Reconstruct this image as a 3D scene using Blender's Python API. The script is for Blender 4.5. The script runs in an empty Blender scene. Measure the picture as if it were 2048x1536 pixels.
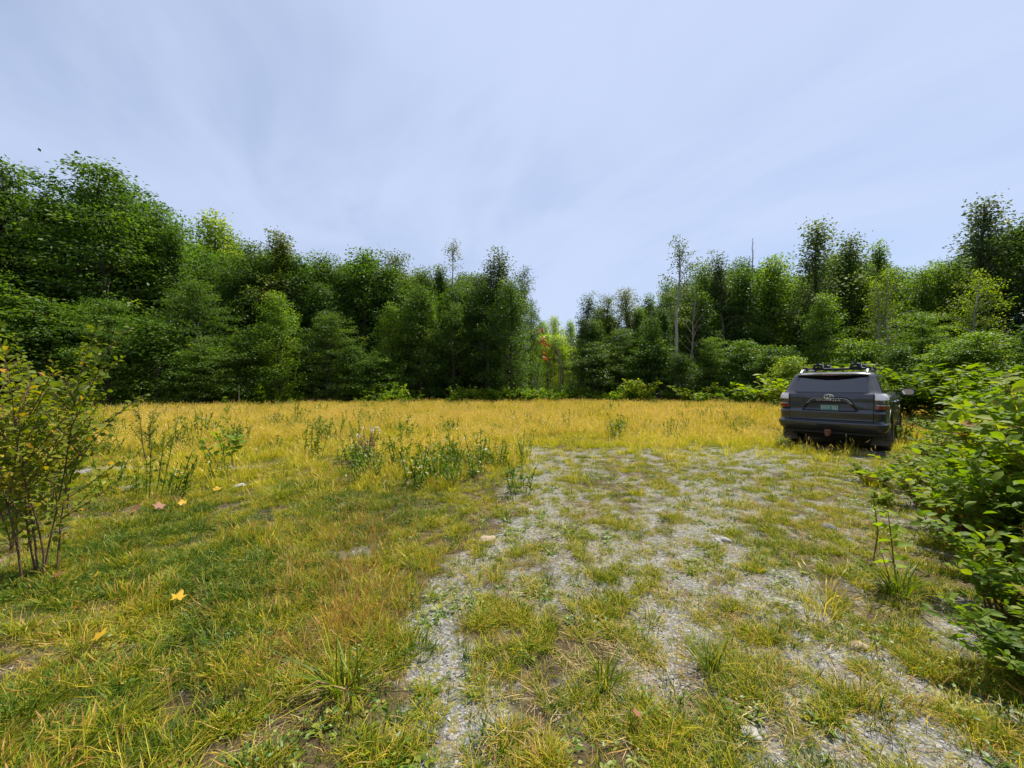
import bpy, bmesh, math, random
import numpy as np
from mathutils import Vector, Matrix, Euler

R = math.radians
scene = bpy.context.scene
COL = scene.collection

# ------------------------------------------------------------------ camera
cam_data = bpy.data.cameras.new('camera')
cam_data.sensor_width = 36.0
cam_data.lens = 36.0 * 770.0 / 2048.0
cam_data.clip_start = 0.05
cam_data.clip_end = 3000.0
cam = bpy.data.objects.new('camera', cam_data)
cam.location = (0.0, 0.0, 1.5)
cam.rotation_euler = (R(90.0), 0.0, 0.0)
COL.objects.link(cam)
scene.camera = cam

# ------------------------------------------------------------------ light
SUN_AZ, SUN_EL = R(50.0), R(62.0)
world = bpy.data.worlds.new('World')
scene.world = world
world.use_nodes = True
wn = world.node_tree.nodes
wl = world.node_tree.links
wn.clear()
w_out = wn.new('ShaderNodeOutputWorld')
w_bg = wn.new('ShaderNodeBackground')
w_bg.inputs['Strength'].default_value = 0.086
w_sky = wn.new('ShaderNodeTexSky')
w_sky.sky_type = 'NISHITA'
w_sky.sun_disc = False
w_sky.sun_elevation = SUN_EL
w_sky.sun_rotation = SUN_AZ
w_sky.altitude = 300.0
w_sky.air_density = 1.0
w_sky.dust_density = 1.0
w_sky.ozone_density = 2.0
# thin cirrus drawn out in long streaks on a high flat layer
w_tc = wn.new('ShaderNodeTexCoord')
w_sep = wn.new('ShaderNodeSeparateXYZ')
wl.new(w_tc.outputs['Generated'], w_sep.inputs[0])


def wmath(op, a, b=None):
    n = wn.new('ShaderNodeMath')
    n.operation = op
    for i, v in enumerate((a, b)):
        if v is None:
            continue
        if isinstance(v, (int, float)):
            n.inputs[i].default_value = v
        else:
            wl.new(v, n.inputs[i])
    return n.outputs[0]


zc = wmath('MAXIMUM', wmath('ADD', w_sep.outputs['Z'], 0.12), 0.06)
px_ = wmath('DIVIDE', w_sep.outputs['X'], zc)
py_ = wmath('DIVIDE', w_sep.outputs['Y'], zc)


def cirrus(sx, sy, sk, detail, rough, dist, off):
    cmb = wn.new('ShaderNodeCombineXYZ')
    wl.new(wmath('ADD', wmath('MULTIPLY', wmath('ADD', px_, wmath('MULTIPLY', py_, sk)), sx), off), cmb.inputs[0])
    wl.new(wmath('MULTIPLY', py_, sy), cmb.inputs[1])
    n = wn.new('ShaderNodeTexNoise')
    n.inputs['Scale'].default_value = 1.0
    n.inputs['Detail'].default_value = detail
    n.inputs['Roughness'].default_value = rough
    n.inputs['Distortion'].default_value = dist
    wl.new(cmb.outputs[0], n.inputs['Vector'])
    return n.outputs['Fac']


c1 = cirrus(0.60, 0.42, 0.25, 4.0, 0.5, 0.9, 5.3)
c2 = cirrus(1.9, 0.8, 0.3, 6.0, 0.55, 1.2, 11.7)
csum = wmath('ADD', wmath('MULTIPLY', c1, 0.70), wmath('MULTIPLY', c2, 0.30))
w_map = wn.new('ShaderNodeMapRange')
w_map.interpolation_type = 'SMOOTHSTEP'
w_map.inputs['From Min'].default_value = 0.34
w_map.inputs['From Max'].default_value = 0.66
w_map.inputs['To Min'].default_value = 0.46
w_map.inputs['To Max'].default_value = 0.90
wl.new(csum, w_map.inputs['Value'])
w_mix = wn.new('ShaderNodeMix')
w_mix.data_type = 'RGBA'
wl.new(w_map.outputs[0], w_mix.inputs['Factor'])
wl.new(w_sky.outputs[0], w_mix.inputs['A'])
w_mix.inputs['B'].default_value = (4.6, 5.35, 7.2, 1.0)
wl.new(w_mix.outputs['Result'], w_bg.inputs['Color'])
wl.new(w_bg.outputs[0], w_out.inputs['Surface'])

sun_data = bpy.data.lights.new('sun', 'SUN')
sun_data.energy = 5.0
sun_data.angle = R(0.53)
sun_data.color = (1.0, 0.94, 0.84)
sun = bpy.data.objects.new('sun', sun_data)
sdir = Vector((math.sin(SUN_AZ) * math.cos(SUN_EL), math.cos(SUN_AZ) * math.cos(SUN_EL), math.sin(SUN_EL)))
sun.rotation_euler = (-sdir).to_track_quat('-Z', 'Y').to_euler()
sun.location = sdir * 60
COL.objects.link(sun)

vs = scene.view_settings
vs.view_transform = 'Standard'
vs.look = 'None'
vs.exposure = 0.68
vs.gamma = 1.0
vs.use_curve_mapping = False
scene.cycles.max_bounces = 8
scene.cycles.diffuse_bounces = 4
scene.cycles.glossy_bounces = 3
scene.cycles.transmission_bounces = 5
scene.cycles.caustics_reflective = False
scene.cycles.caustics_refractive = False

# ------------------------------------------------------------------ helpers


def tag(o, label=None, cat=None, group=None, kind=None):
    if label:
        o['label'] = label
    if cat:
        o['category'] = cat
    if group:
        o['group'] = group
    if kind:
        o['kind'] = kind
    return o


def empty(name, loc=(0, 0, 0), rz=0.0):
    o = bpy.data.objects.new(name, None)
    o.empty_display_size = 0.2
    o.location = loc
    o.rotation_euler = (0, 0, rz)
    COL.objects.link(o)
    return o


def link(name, mesh, parent=None, loc=None, rot=None, scale=None, kind=None):
    o = bpy.data.objects.new(name, mesh)
    COL.objects.link(o)
    if parent is not None:
        o.parent = parent
    if loc is not None:
        o.location = loc
    if rot is not None:
        o.rotation_euler = rot
    if scale is not None:
        o.scale = scale
    if kind:
        o['kind'] = kind
    return o


def copy_tree(o, parent=None):
    c = o.copy()
    COL.objects.link(c)
    c.parent = parent
    for ch in o.children:
        copy_tree(ch, c)
    return c


def unit(a):
    return a / np.maximum(np.linalg.norm(a, axis=-1, keepdims=True), 1e-9)


class Geo:
    """collects vertex and face arrays and links them as one mesh"""

    def __init__(self):
        self.V, self.F, self.M, self.T, self.n = [], [], [], [], 0

    def add(self, V, F, mat=0, tint=None):
        V = np.asarray(V, float)
        F = np.asarray(F, int)
        self.V.append(V)
        self.F.append(F + self.n)
        self.M.append(np.full(len(F), mat, np.int32))
        self.T.append(np.full(len(F), 0.5) if tint is None else np.broadcast_to(np.asarray(tint, float), (len(F),)))
        self.n += len(V)

    def merge(self, g, mat=None):
        for V, F, M, T in zip(g.V, g.F, g.M, g.T):
            pass
        base = self.n
        for V in g.V:
            self.V.append(V)
        for F, M, T in zip(g.F, g.M, g.T):
            self.F.append(F + base)
            self.M.append(M if mat is None else np.full(len(M), mat, np.int32))
            self.T.append(T)
        self.n += g.n

    def mesh(self, name, mats, smooth=True):
        me = bpy.data.meshes.new(name)
        V = np.concatenate(self.V)
        loops = np.concatenate([f.ravel() for f in self.F]).astype(np.int32)
        tot = np.concatenate([np.full(len(f), f.shape[1], np.int32) for f in self.F])
        start = np.concatenate([[0], np.cumsum(tot)[:-1]]).astype(np.int32)
        me.vertices.add(len(V))
        me.vertices.foreach_set('co', V.ravel().astype(np.float32))
        me.loops.add(len(loops))
        me.loops.foreach_set('vertex_index', loops)
        me.polygons.add(len(tot))
        me.polygons.foreach_set('loop_start', start)
        for m in mats:
            me.materials.append(m)
        me.polygons.foreach_set('material_index', np.concatenate(self.M).astype(np.int32))
        if smooth:
            me.polygons.foreach_set('use_smooth', np.ones(len(tot), bool))
        at = me.attributes.new('tint', 'FLOAT', 'FACE')
        at.data.foreach_set('value', np.concatenate(self.T).astype(np.float32))
        me.update(calc_edges=True)
        return me


def tube(g, pts, rad, sides=5, mat=0, tint=0.5, cap=False):
    P = np.asarray(pts, float)
    rad = np.broadcast_to(np.asarray(rad, float), (len(P),))
    T = np.gradient(P, axis=0)
    T = unit(T)
    ref = np.array([0.31, 0.95, 0.02]) if abs(T[0][2]) > 0.8 else np.array([0.0, 0.0, 1.0])
    A = unit(np.cross(T, ref))
    B = np.cross(T, A)
    an = np.linspace(0, 2 * np.pi, sides, endpoint=False)
    ring = A[:, None, :] * np.cos(an)[None, :, None] + B[:, None, :] * np.sin(an)[None, :, None]
    V = (P[:, None, :] + ring * rad[:, None, None]).reshape(-1, 3)
    F = []
    for i in range(len(P) - 1):
        for j in range(sides):
            k = (j + 1) % sides
            F.append((i * sides + j, i * sides + k, (i + 1) * sides + k, (i + 1) * sides + j))
    g.add(V, F, mat, tint)
    if cap:
        for o in (0, (len(P) - 1) * sides):
            c = len(V)
        g.add(np.vstack([V[:sides]]), [tuple(range(sides))], mat, tint)
        g.add(np.vstack([V[-sides:]]), [tuple(range(sides))], mat, tint)


def box(g, lo, hi, mat=0, tint=0.5, M=None):
    x0, y0, z0 = lo
    x1, y1, z1 = hi
    V = np.array([(x0, y0, z0), (x1, y0, z0), (x1, y1, z0), (x0, y1, z0), (x0, y0, z1), (x1, y0, z1), (x1, y1, z1), (x0, y1, z1)], float)
    if M is not None:
        V = np.array([M @ Vector(v) for v in V])
    g.add(V, [(0, 3, 2, 1), (4, 5, 6, 7), (0, 1, 5, 4), (1, 2, 6, 5), (2, 3, 7, 6), (3, 0, 4, 7)], mat, tint)


LEAF8 = np.array([(0, 1, 6, 6)])


def add_leaves(g, P, D, N, L, W, tint, mat=0, shape='quad', fold=0.12, curl=0.12):
    """P base, D direction, N normal, L length, W width: one small surface per leaf"""
    P, D, N = np.asarray(P, float), unit(np.asarray(D, float)), np.asarray(N, float)
    n = len(P)
    if n == 0:
        return
    S = unit(np.cross(D, N))
    N = np.cross(S, D)
    L = np.broadcast_to(np.asarray(L, float), (n,))[:, None]
    W = np.broadcast_to(np.asarray(W, float), (n,))[:, None]
    tint = np.broadcast_to(np.asarray(tint, float), (n,))
    idx = np.arange(n)
    if shape == 'quad':
        V = np.stack([P, P + D * L * 0.45 + S * W / 2 + N * W * fold, P + D * L - N * L * curl, P + D * L * 0.45 - S * W / 2 + N * W * fold], 1)
        F = idx[:, None] * 4 + np.array([0, 1, 2, 3])[None]
        g.add(V.reshape(-1, 3), F, mat, tint)
    else:
        def pt(t, s, up):
            return P + D * (L * t) + S * (W * s) + N * (up * W - L * curl * t * t)
        V = np.stack([pt(0, 0, 0), pt(.3, .42, fold), pt(.65, .40, fold), pt(1, 0, 0), pt(.65, -.40, fold), pt(.3, -.42, fold), pt(.3, 0, 0), pt(.65, 0, 0)], 1)
        tri = np.array([(0, 6, 5), (0, 1, 6), (7, 3, 4), (2, 3, 7)])
        qd = np.array([(6, 7, 4, 5), (1, 2, 7, 6)])
        base = g.n
        Vr = V.reshape(-1, 3)
        F3 = (idx[:, None, None] * 8 + tri[None]).reshape(-1, 3)
        F4 = (idx[:, None, None] * 8 + qd[None]).reshape(-1, 4)
        g.add(Vr, F3, mat, np.repeat(tint, 4))
        g.n -= len(Vr)
        g.F.append(F4 + base)
        g.M.append(np.full(len(F4), mat, np.int32))
        g.T.append(np.repeat(tint, 2))
        g.n += len(Vr)


def lattice(ix, iy, seed):
    h = (ix * 374761393 + iy * 668265263 + seed * 974634777) & 0x7fffffff
    h = ((h ^ (h >> 13)) * 1274126177) & 0x7fffffff
    h = (h ^ (h >> 16)) & 0xffff
    return h / 65535.0


def noise2(x, y, s, seed=0, oct=3):
    x, y = np.asarray(x, float) * s, np.asarray(y, float) * s
    out, amp, tot = 0.0, 1.0, 0.0
    for o in range(oct):
        xf, yf = np.floor(x), np.floor(y)
        ix, iy = xf.astype(np.int64), yf.astype(np.int64)
        u, v = x - xf, y - yf
        u, v = u * u * (3 - 2 * u), v * v * (3 - 2 * v)
        a, b = lattice(ix, iy, seed + o), lattice(ix + 1, iy, seed + o)
        c, d = lattice(ix, iy + 1, seed + o), lattice(ix + 1, iy + 1, seed + o)
        out = out + amp * ((a * (1 - u) + b * u) * (1 - v) + (c * (1 - u) + d * u) * v)
        tot += amp
        amp *= 0.5
        x, y = x * 2.03 + 7.1, y * 2.03 + 3.7
    return out / tot


def sstep(a, b, x):
    t = np.clip((np.asarray(x, float) - a) / (b - a), 0, 1)
    return t * t * (3 - 2 * t)


# ------------------------------------------------------------------ materials


def new_mat(name):
    m = bpy.data.materials.new(name)
    m.use_nodes = True
    nt = m.node_tree
    nt.nodes.clear()
    out = nt.nodes.new('ShaderNodeOutputMaterial')
    return m, nt, out


def node(nt, kind, **kw):
    n = nt.nodes.new(kind)
    for k, v in kw.items():
        if k in n.inputs:
            if hasattr(v, 'is_output'):
                nt.links.new(v, n.inputs[k])
            else:
                n.inputs[k].default_value = v
        else:
            setattr(n, k, v)
    return n


def ramp(nt, fac, stops):
    n = nt.nodes.new('ShaderNodeValToRGB')
    el = n.color_ramp.elements
    while len(el) < len(stops):
        el.new(0.5)
    for e, (p, c) in zip(el, stops):
        e.position = p
        e.color = (*c, 1.0)
    if fac is not None:
        nt.links.new(fac, n.inputs[0])
    return n.outputs['Color']


def mathn(nt, op, a, b=0.0, clamp=False):
    n = nt.nodes.new('ShaderNodeMath')
    n.operation = op
    n.use_clamp = clamp
    for i, v in enumerate((a, b)):
        if hasattr(v, 'is_output'):
            nt.links.new(v, n.inputs[i])
        else:
            n.inputs[i].default_value = v
    return n.outputs[0]


def mixc(nt, fac, a, b, mode='MIX'):
    n = nt.nodes.new('ShaderNodeMix')
    n.data_type = 'RGBA'
    n.blend_type = mode
    for key, v in (('Factor', fac), ('A', a), ('B', b)):
        s = n.inputs[key] if key == 'Factor' else [i for i in n.inputs if i.name == key and i.type == 'RGBA'][0]
        if hasattr(v, 'is_output'):
            nt.links.new(v, s)
        else:
            s.default_value = v if key == 'Factor' else (*v, 1.0)
    return [o for o in n.outputs if o.type == 'RGBA'][0]


def noise_tex(nt, scale, detail=4.0, rough=0.55, vec=None):
    n = node(nt, 'ShaderNodeTexNoise', Scale=scale, Detail=detail, Roughness=rough)
    if vec is None:
        vec = nt.nodes.new('ShaderNodeNewGeometry').outputs['Position']
    nt.links.new(vec, n.inputs['Vector'])
    return n.outputs['Fac']


def leaf_material(name, stops, trans=0.4, rough=0.45, spec=0.35, obj_tint=True, patch=None, tmul=(1.5, 1.6, 0.6)):
    """stops: colours of a leaf by its own tint attribute; varied per plant by object colour"""
    m, nt, out = new_mat(name)
    at = node(nt, 'ShaderNodeAttribute', attribute_name='tint')
    oi = nt.nodes.new('ShaderNodeObjectInfo')
    f = mathn(nt, 'ADD', at.outputs['Fac'], mathn(nt, 'MULTIPLY', mathn(nt, 'SUBTRACT', oi.outputs['Random'], 0.5), 0.3))
    if patch:
        sc, amp = patch
        f = mathn(nt, 'ADD', f, mathn(nt, 'MULTIPLY', mathn(nt, 'SUBTRACT', noise_tex(nt, sc, 3.0), 0.5), amp))
    col = ramp(nt, mathn(nt, 'ADD', f, 0.0, True), stops)
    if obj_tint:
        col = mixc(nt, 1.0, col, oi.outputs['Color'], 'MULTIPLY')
    bs = node(nt, 'ShaderNodeBsdfPrincipled', Roughness=rough)
    bs.inputs['Specular IOR Level'].default_value = spec
    nt.links.new(col, bs.inputs['Base Color'])
    tr = nt.nodes.new('ShaderNodeBsdfTranslucent')
    nt.links.new(mixc(nt, 1.0, col, tmul, 'MULTIPLY'), tr.inputs['Color'])
    mx = node(nt, 'ShaderNodeMixShader', Fac=trans)
    nt.links.new(bs.outputs[0], mx.inputs[1])
    nt.links.new(tr.outputs[0], mx.inputs[2])
    nt.links.new(mx.outputs[0], out.inputs[0])
    return m


def plain(name, col, rough=0.5, metal=0.0, spec=0.5, var=0.0, vscale=20.0, coat=0.0, bump=0.0, bscale=60.0, col2=None):
    m, nt, out = new_mat(name)
    bs = node(nt, 'ShaderNodeBsdfPrincipled', Roughness=rough, Metallic=metal)
    bs.inputs['Specular IOR Level'].default_value = spec
    bs.inputs['Coat Weight'].default_value = coat
    bs.inputs['Coat Roughness'].default_value = 0.06
    tc = nt.nodes.new('ShaderNodeTexCoord').outputs['Object']
    c2 = col2 if col2 else tuple(c * 0.45 for c in col)
    if var > 0:
        f = mathn(nt, 'MULTIPLY', noise_tex(nt, vscale, 5.0, 0.6, tc), var)
        nt.links.new(mixc(nt, f, col, c2), bs.inputs['Base Color'])
        nt.links.new(mathn(nt, 'ADD', rough, mathn(nt, 'MULTIPLY', f, 0.35)), bs.inputs['Roughness'])
    else:
        bs.inputs['Base Color'].default_value = (*col, 1.0)
    if bump > 0:
        b = node(nt, 'ShaderNodeBump', Strength=bump, Distance=0.02)
        nt.links.new(noise_tex(nt, bscale, 6.0, 0.65, tc), b.inputs['Height'])
        nt.links.new(b.outputs[0], bs.inputs['Normal'])
    nt.links.new(bs.outputs[0], out.inputs[0])
    return m


MAT = {}
MAT['broadleaf'] = leaf_material('broadleaf_leaves', [(0.0, (0.028, 0.060, 0.010)), (0.40, (0.055, 0.108, 0.015)), (0.75, (0.100, 0.165, 0.022)), (1.0, (0.155, 0.195, 0.034))], 0.44, 0.5, 0.20, tmul=(1.8, 1.9, 0.4))
MAT['aspen_leaf'] = leaf_material('aspen_leaves', [(0.0, (0.040, 0.068, 0.024)), (0.5, (0.070, 0.105, 0.038)), (1.0, (0.125, 0.145, 0.065))], 0.36, 0.55, 0.22)
MAT['spruce'] = leaf_material('spruce_needles', [(0.0, (0.012, 0.040, 0.026)), (1.0, (0.035, 0.082, 0.056))], 0.12)
MAT['shrub_leaf'] = leaf_material('shrub_leaves', [(0.0, (0.050, 0.100, 0.008)), (0.45, (0.120, 0.195, 0.010)), (0.88, (0.210, 0.255, 0.016)), (0.97, (0.26, 0.22, 0.03)), (1.0, (0.28, 0.15, 0.04))], 0.45, 0.55, 0.18, tmul=(1.7, 1.7, .4))
MAT['sapling_leaf'] = leaf_material('sapling_leaves', [(0.0, (0.070, 0.115, 0.008)), (0.5, (0.135, 0.185, 0.012)), (0.88, (0.23, 0.23, 0.016)), (0.97, (0.30, 0.25, 0.02)), (1.0, (0.40, 0.22, 0.02))], 0.45, 0.55, 0.18, tmul=(1.7, 1.6, .4))
MAT['orange_leaf'] = leaf_material('orange_leaves', [(0.0, (0.42, 0.10, 0.012)), (1.0, (0.62, 0.20, 0.02))], 0.4, tmul=(1.3, 1.0, 0.6))
MAT['bark'] = plain('rough_brown_bark', (0.085, 0.066, 0.050), 0.9, var=0.8, vscale=9, bump=0.7, bscale=30)
MAT['pale_bark'] = plain('pale_aspen_bark', (0.42, 0.39, 0.33), 0.75, var=0.7, vscale=6, bump=0.4, bscale=25, col2=(0.12, 0.10, 0.08))
MAT['dead_wood'] = plain('dead_grey_wood', (0.26, 0.21, 0.17), 0.85, var=0.6, vscale=8)
MAT['twig'] = plain('brown_twigs', (0.12, 0.065, 0.035), 0.75, var=0.5, vscale=15)
MAT['reddish_twig'] = plain('reddish_twigs', (0.20, 0.085, 0.035), 0.7, var=0.5, vscale=15)

# ------------------------------------------------------------------ ground: a worn gravel clearing in grass
LT = np.array([(0.5, -.15), (1.5, -.2), (1.92, -.31), (2.4, -.5), (2.8, -.42), (3.48, -.18), (4.1, .25), (5.0, .55), (6.5, .55), (8.75, .35), (10, .2)])
RT = np.array([(0.5, 1.7), (1.9, 1.85), (2.3, 1.84), (3.0, 2.0), (3.6, 2.0), (4.0, 2.05), (5.0, 2.5), (7.0, 3.4), (9.0, 4.3)])


def gravel_map(x, y):
    """1 on bare gravel, 0 under closed grass"""
    x, y = np.asarray(x, float), np.asarray(y, float)
    n1 = noise2(x, y, 0.9, 3, 4)
    n2 = noise2(x, y, 6.5, 17, 3)
    lt = np.exp(-((x - np.interp(y, LT[:, 0], LT[:, 1])) / 0.34) ** 2) * sstep(10.0, 8.5, y)
    rt = np.exp(-((x - np.interp(y, RT[:, 0], RT[:, 1])) / 0.55) ** 2) * sstep(9.5, 6.5, y)
    edge = np.interp(y, [0, 2, 4, 5.5, 9, 11], [-.55, -.75, -.35, -.25, .1, 1.0])
    apron = sstep(-.35, .5, x - edge) * sstep(11.0, 8.3, y) * sstep(.9, .1, x - np.interp(y, [0, 2, 4, 6, 8.5], [2.7, 3.2, 4.8, 6.2, 7.8]))
    wide = apron * sstep(4.6, 6.0, y) * 0.30
    g = np.maximum(lt * 0.74, rt * 0.66)
    g = np.maximum(g, apron * (.40 + .04 * sstep(5, 7, y)) + wide * .12)
    # bare scrapes in the left field
    for cx, cy, rx, ry in ((-7.0, 6.7, .9, .28), (-5.3, 5.7, .55, .16), (-4.9, 6.9, .4, .15), (-4.5, 3.1, .5, .3), (-1.5, 3.4, .3, .12), (.4, 8.8, .9, .5)):
        g = np.maximum(g, 1.1 * np.exp(-((x - cx) / rx) ** 2 - ((y - cy) / ry) ** 2))
    left = sstep(edge, edge - .8, x) if False else np.clip((edge - x) / .8, 0, 1)
    g = np.maximum(g, left * 0.20 * sstep(9, 6, y))
    g = g + (n1 - 0.5) * 0.6 * sstep(0.05, 0.35, g) + (n2 - 0.5) * 0.85 * sstep(0.05, 0.4, g)
    return np.clip(g, 0, 1)


def axis(a, b, h, far, k):
    core = np.arange(a, b + h * .5, h)
    ext = far * (np.linspace(0, 1, k + 1)[1:] ** 2.2)
    return np.concatenate([(a - ext)[::-1], core, b + ext])


gx, gy = axis(-14, 14, 0.14, 700, 12), axis(-1, 16, 0.14, 800, 14)
XX, YY = np.meshgrid(gx, gy)
ZZ = (noise2(XX, YY, 0.7, 41, 3) - 0.5) * 0.05 * (np.abs(XX) < 13) * (YY < 15) * (YY > 0)
g = Geo()
nx, ny = len(gx), len(gy)
ii = np.arange((nx) * (ny)).reshape(ny, nx)
quads = np.stack([ii[:-1, :-1], ii[:-1, 1:], ii[1:, 1:], ii[1:, :-1]], -1).reshape(-1, 4)
g.add(np.stack([XX, YY, ZZ], -1).reshape(-1, 3), quads)

m, nt, out = new_mat('gravel_and_soil')
at = node(nt, 'ShaderNodeAttribute', attribute_name='gravel')
pos = nt.nodes.new('ShaderNodeNewGeometry').outputs['Position']
vor = node(nt, 'ShaderNodeTexVoronoi', Scale=85.0, Randomness=1.0)
nt.links.new(pos, vor.inputs['Vector'])
vor2 = node(nt, 'ShaderNodeTexVoronoi', Scale=38.0, Randomness=1.0)
nt.links.new(pos, vor2.inputs['Vector'])
sepc = nt.nodes.new('ShaderNodeSeparateColor')
nt.links.new(vor.outputs['Color'], sepc.inputs[0])
stone = ramp(nt, sepc.outputs[0], [(0.0, (0.075, 0.072, 0.064)), (0.35, (0.15, 0.145, 0.130)), (0.75, (0.225, 0.217, 0.195)), (1.0, (0.34, 0.325, 0.295))])
soil = ramp(nt, noise_tex(nt, 7.0, 8.0, 0.7), [(0.25, (0.030, 0.022, 0.011)), (0.5, (0.065, 0.046, 0.020)), (0.75, (0.13, 0.095, 0.04))])
gf = mathn(nt, 'ADD', at.outputs['Fac'], mathn(nt, 'MULTIPLY', mathn(nt, 'SUBTRACT', noise_tex(nt, 9.0, 6.0, 0.65), 0.5), 0.8))
gfr = node(nt, 'ShaderNodeMapRange')
gfr.interpolation_type = 'SMOOTHSTEP'
nt.links.new(gf, gfr.inputs['Value'])
gfr.inputs['From Min'].default_value = 0.22
gfr.inputs['From Max'].default_value = 0.55
mossf = node(nt, 'ShaderNodeMapRange')
mossf.interpolation_type = 'SMOOTHSTEP'
nt.links.new(noise_tex(nt, 21.0, 6.0, 0.7), mossf.inputs['Value'])
mossf.inputs['From Min'].default_value = 0.50
mossf.inputs['From Max'].default_value = 0.60
moss = ramp(nt, noise_tex(nt, 5.0, 3.0), [(0.3, (0.10, 0.115, 0.014)), (0.6, (0.19, 0.165, 0.02)), (0.8, (0.20, 0.13, 0.05))])
colr = mixc(nt, gfr.outputs[0], soil, mixc(nt, mathn(nt, 'MULTIPLY', mossf.outputs[0], 0.8), stone, moss))
bs = node(nt, 'ShaderNodeBsdfPrincipled', Roughness=0.9)
bs.inputs['Specular IOR Level'].default_value = 0.25
nt.links.new(colr, bs.inputs['Base Color'])
hgt = mathn(nt, 'ADD', mathn(nt, 'MULTIPLY', vor.outputs['Distance'], -1.0), mathn(nt, 'MULTIPLY', vor2.outputs['Distance'], -0.6))
bmp = node(nt, 'ShaderNodeBump', Strength=1.0, Distance=0.008, Height=hgt)
nt.links.new(bmp.outputs[0], bs.inputs['Normal'])
nt.links.new(bs.outputs[0], out.inputs[0])
gme = g.mesh('ground', [m])
ga = gme.attributes.new('gravel', 'FLOAT', 'POINT')
ga.data.foreach_set('value', gravel_map(XX, YY).ravel().astype(np.float32))
link('ground', gme, kind='structure')


def zground(x, y):
    return (noise2(x, y, 0.7, 41, 3) - 0.5) * 0.05 * (np.abs(x) < 13) * (y < 15) * (y > 0)


# ------------------------------------------------------------------ scatter (ground cover, kind stuff)


def scatter(name, protos, pts, pick, rot, scl, label):
    src = bpy.data.collections.new(name + '_sources')
    for i, (me) in enumerate(protos):
        o = bpy.data.objects.new('%s_clump_%02d' % (name, i), me)
        src.objects.link(o)
    me = bpy.data.meshes.new(name)
    n = len(pts)
    me.vertices.add(n)
    me.vertices.foreach_set('co', np.asarray(pts, np.float32).ravel())
    for nm, ty, key, dat in (('pick', 'INT', 'value', pick.astype(np.int32)), ('rot', 'FLOAT_VECTOR', 'vector', rot.astype(np.float32).ravel()), ('scl', 'FLOAT_VECTOR', 'vector', scl.astype(np.float32).ravel())):
        a = me.attributes.new(nm, ty, 'POINT')
        a.data.foreach_set(key, dat)
    me.update()
    o = link(name, me, kind='stuff')
    o['label'] = label
    ng = bpy.data.node_groups.new(name + '_scatter', 'GeometryNodeTree')
    ng.interface.new_socket('Geometry', in_out='INPUT', socket_type='NodeSocketGeometry')
    ng.interface.new_socket('Geometry', in_out='OUTPUT', socket_type='NodeSocketGeometry')
    N, Lk = ng.nodes, ng.links
    gi, go = N.new('NodeGroupInput'), N.new('NodeGroupOutput')
    mp = N.new('GeometryNodeMeshToPoints')
    ci = N.new('GeometryNodeCollectionInfo')
    ci.inputs['Collection'].default_value = src
    ci.inputs['Separate Children'].default_value = True
    ci.inputs['Reset Children'].default_value = True
    ip = N.new('GeometryNodeInstanceOnPoints')
    ip.inputs['Pick Instance'].default_value = True

    def attr(nm, ty):
        a = N.new('GeometryNodeInputNamedAttribute')
        a.data_type = ty
        a.inputs['Name'].default_value = nm
        return a.outputs['Attribute']
    er = N.new('FunctionNodeEulerToRotation')
    Lk.new(gi.outputs[0], mp.inputs['Mesh'])
    Lk.new(mp.outputs[0], ip.inputs['Points'])
    Lk.new(ci.outputs[0], ip.inputs['Instance'])
    Lk.new(attr('pick', 'INT'), ip.inputs['Instance Index'])
    Lk.new(attr('rot', 'FLOAT_VECTOR'), er.inputs[0])
    Lk.new(er.outputs[0], ip.inputs['Rotation'])
    Lk.new(attr('scl', 'FLOAT_VECTOR'), ip.inputs['Scale'])
    Lk.new(ip.outputs[0], go.inputs[0])
    md = o.modifiers.new('scatter', 'NODES')
    md.node_group = ng
    return o


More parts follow.
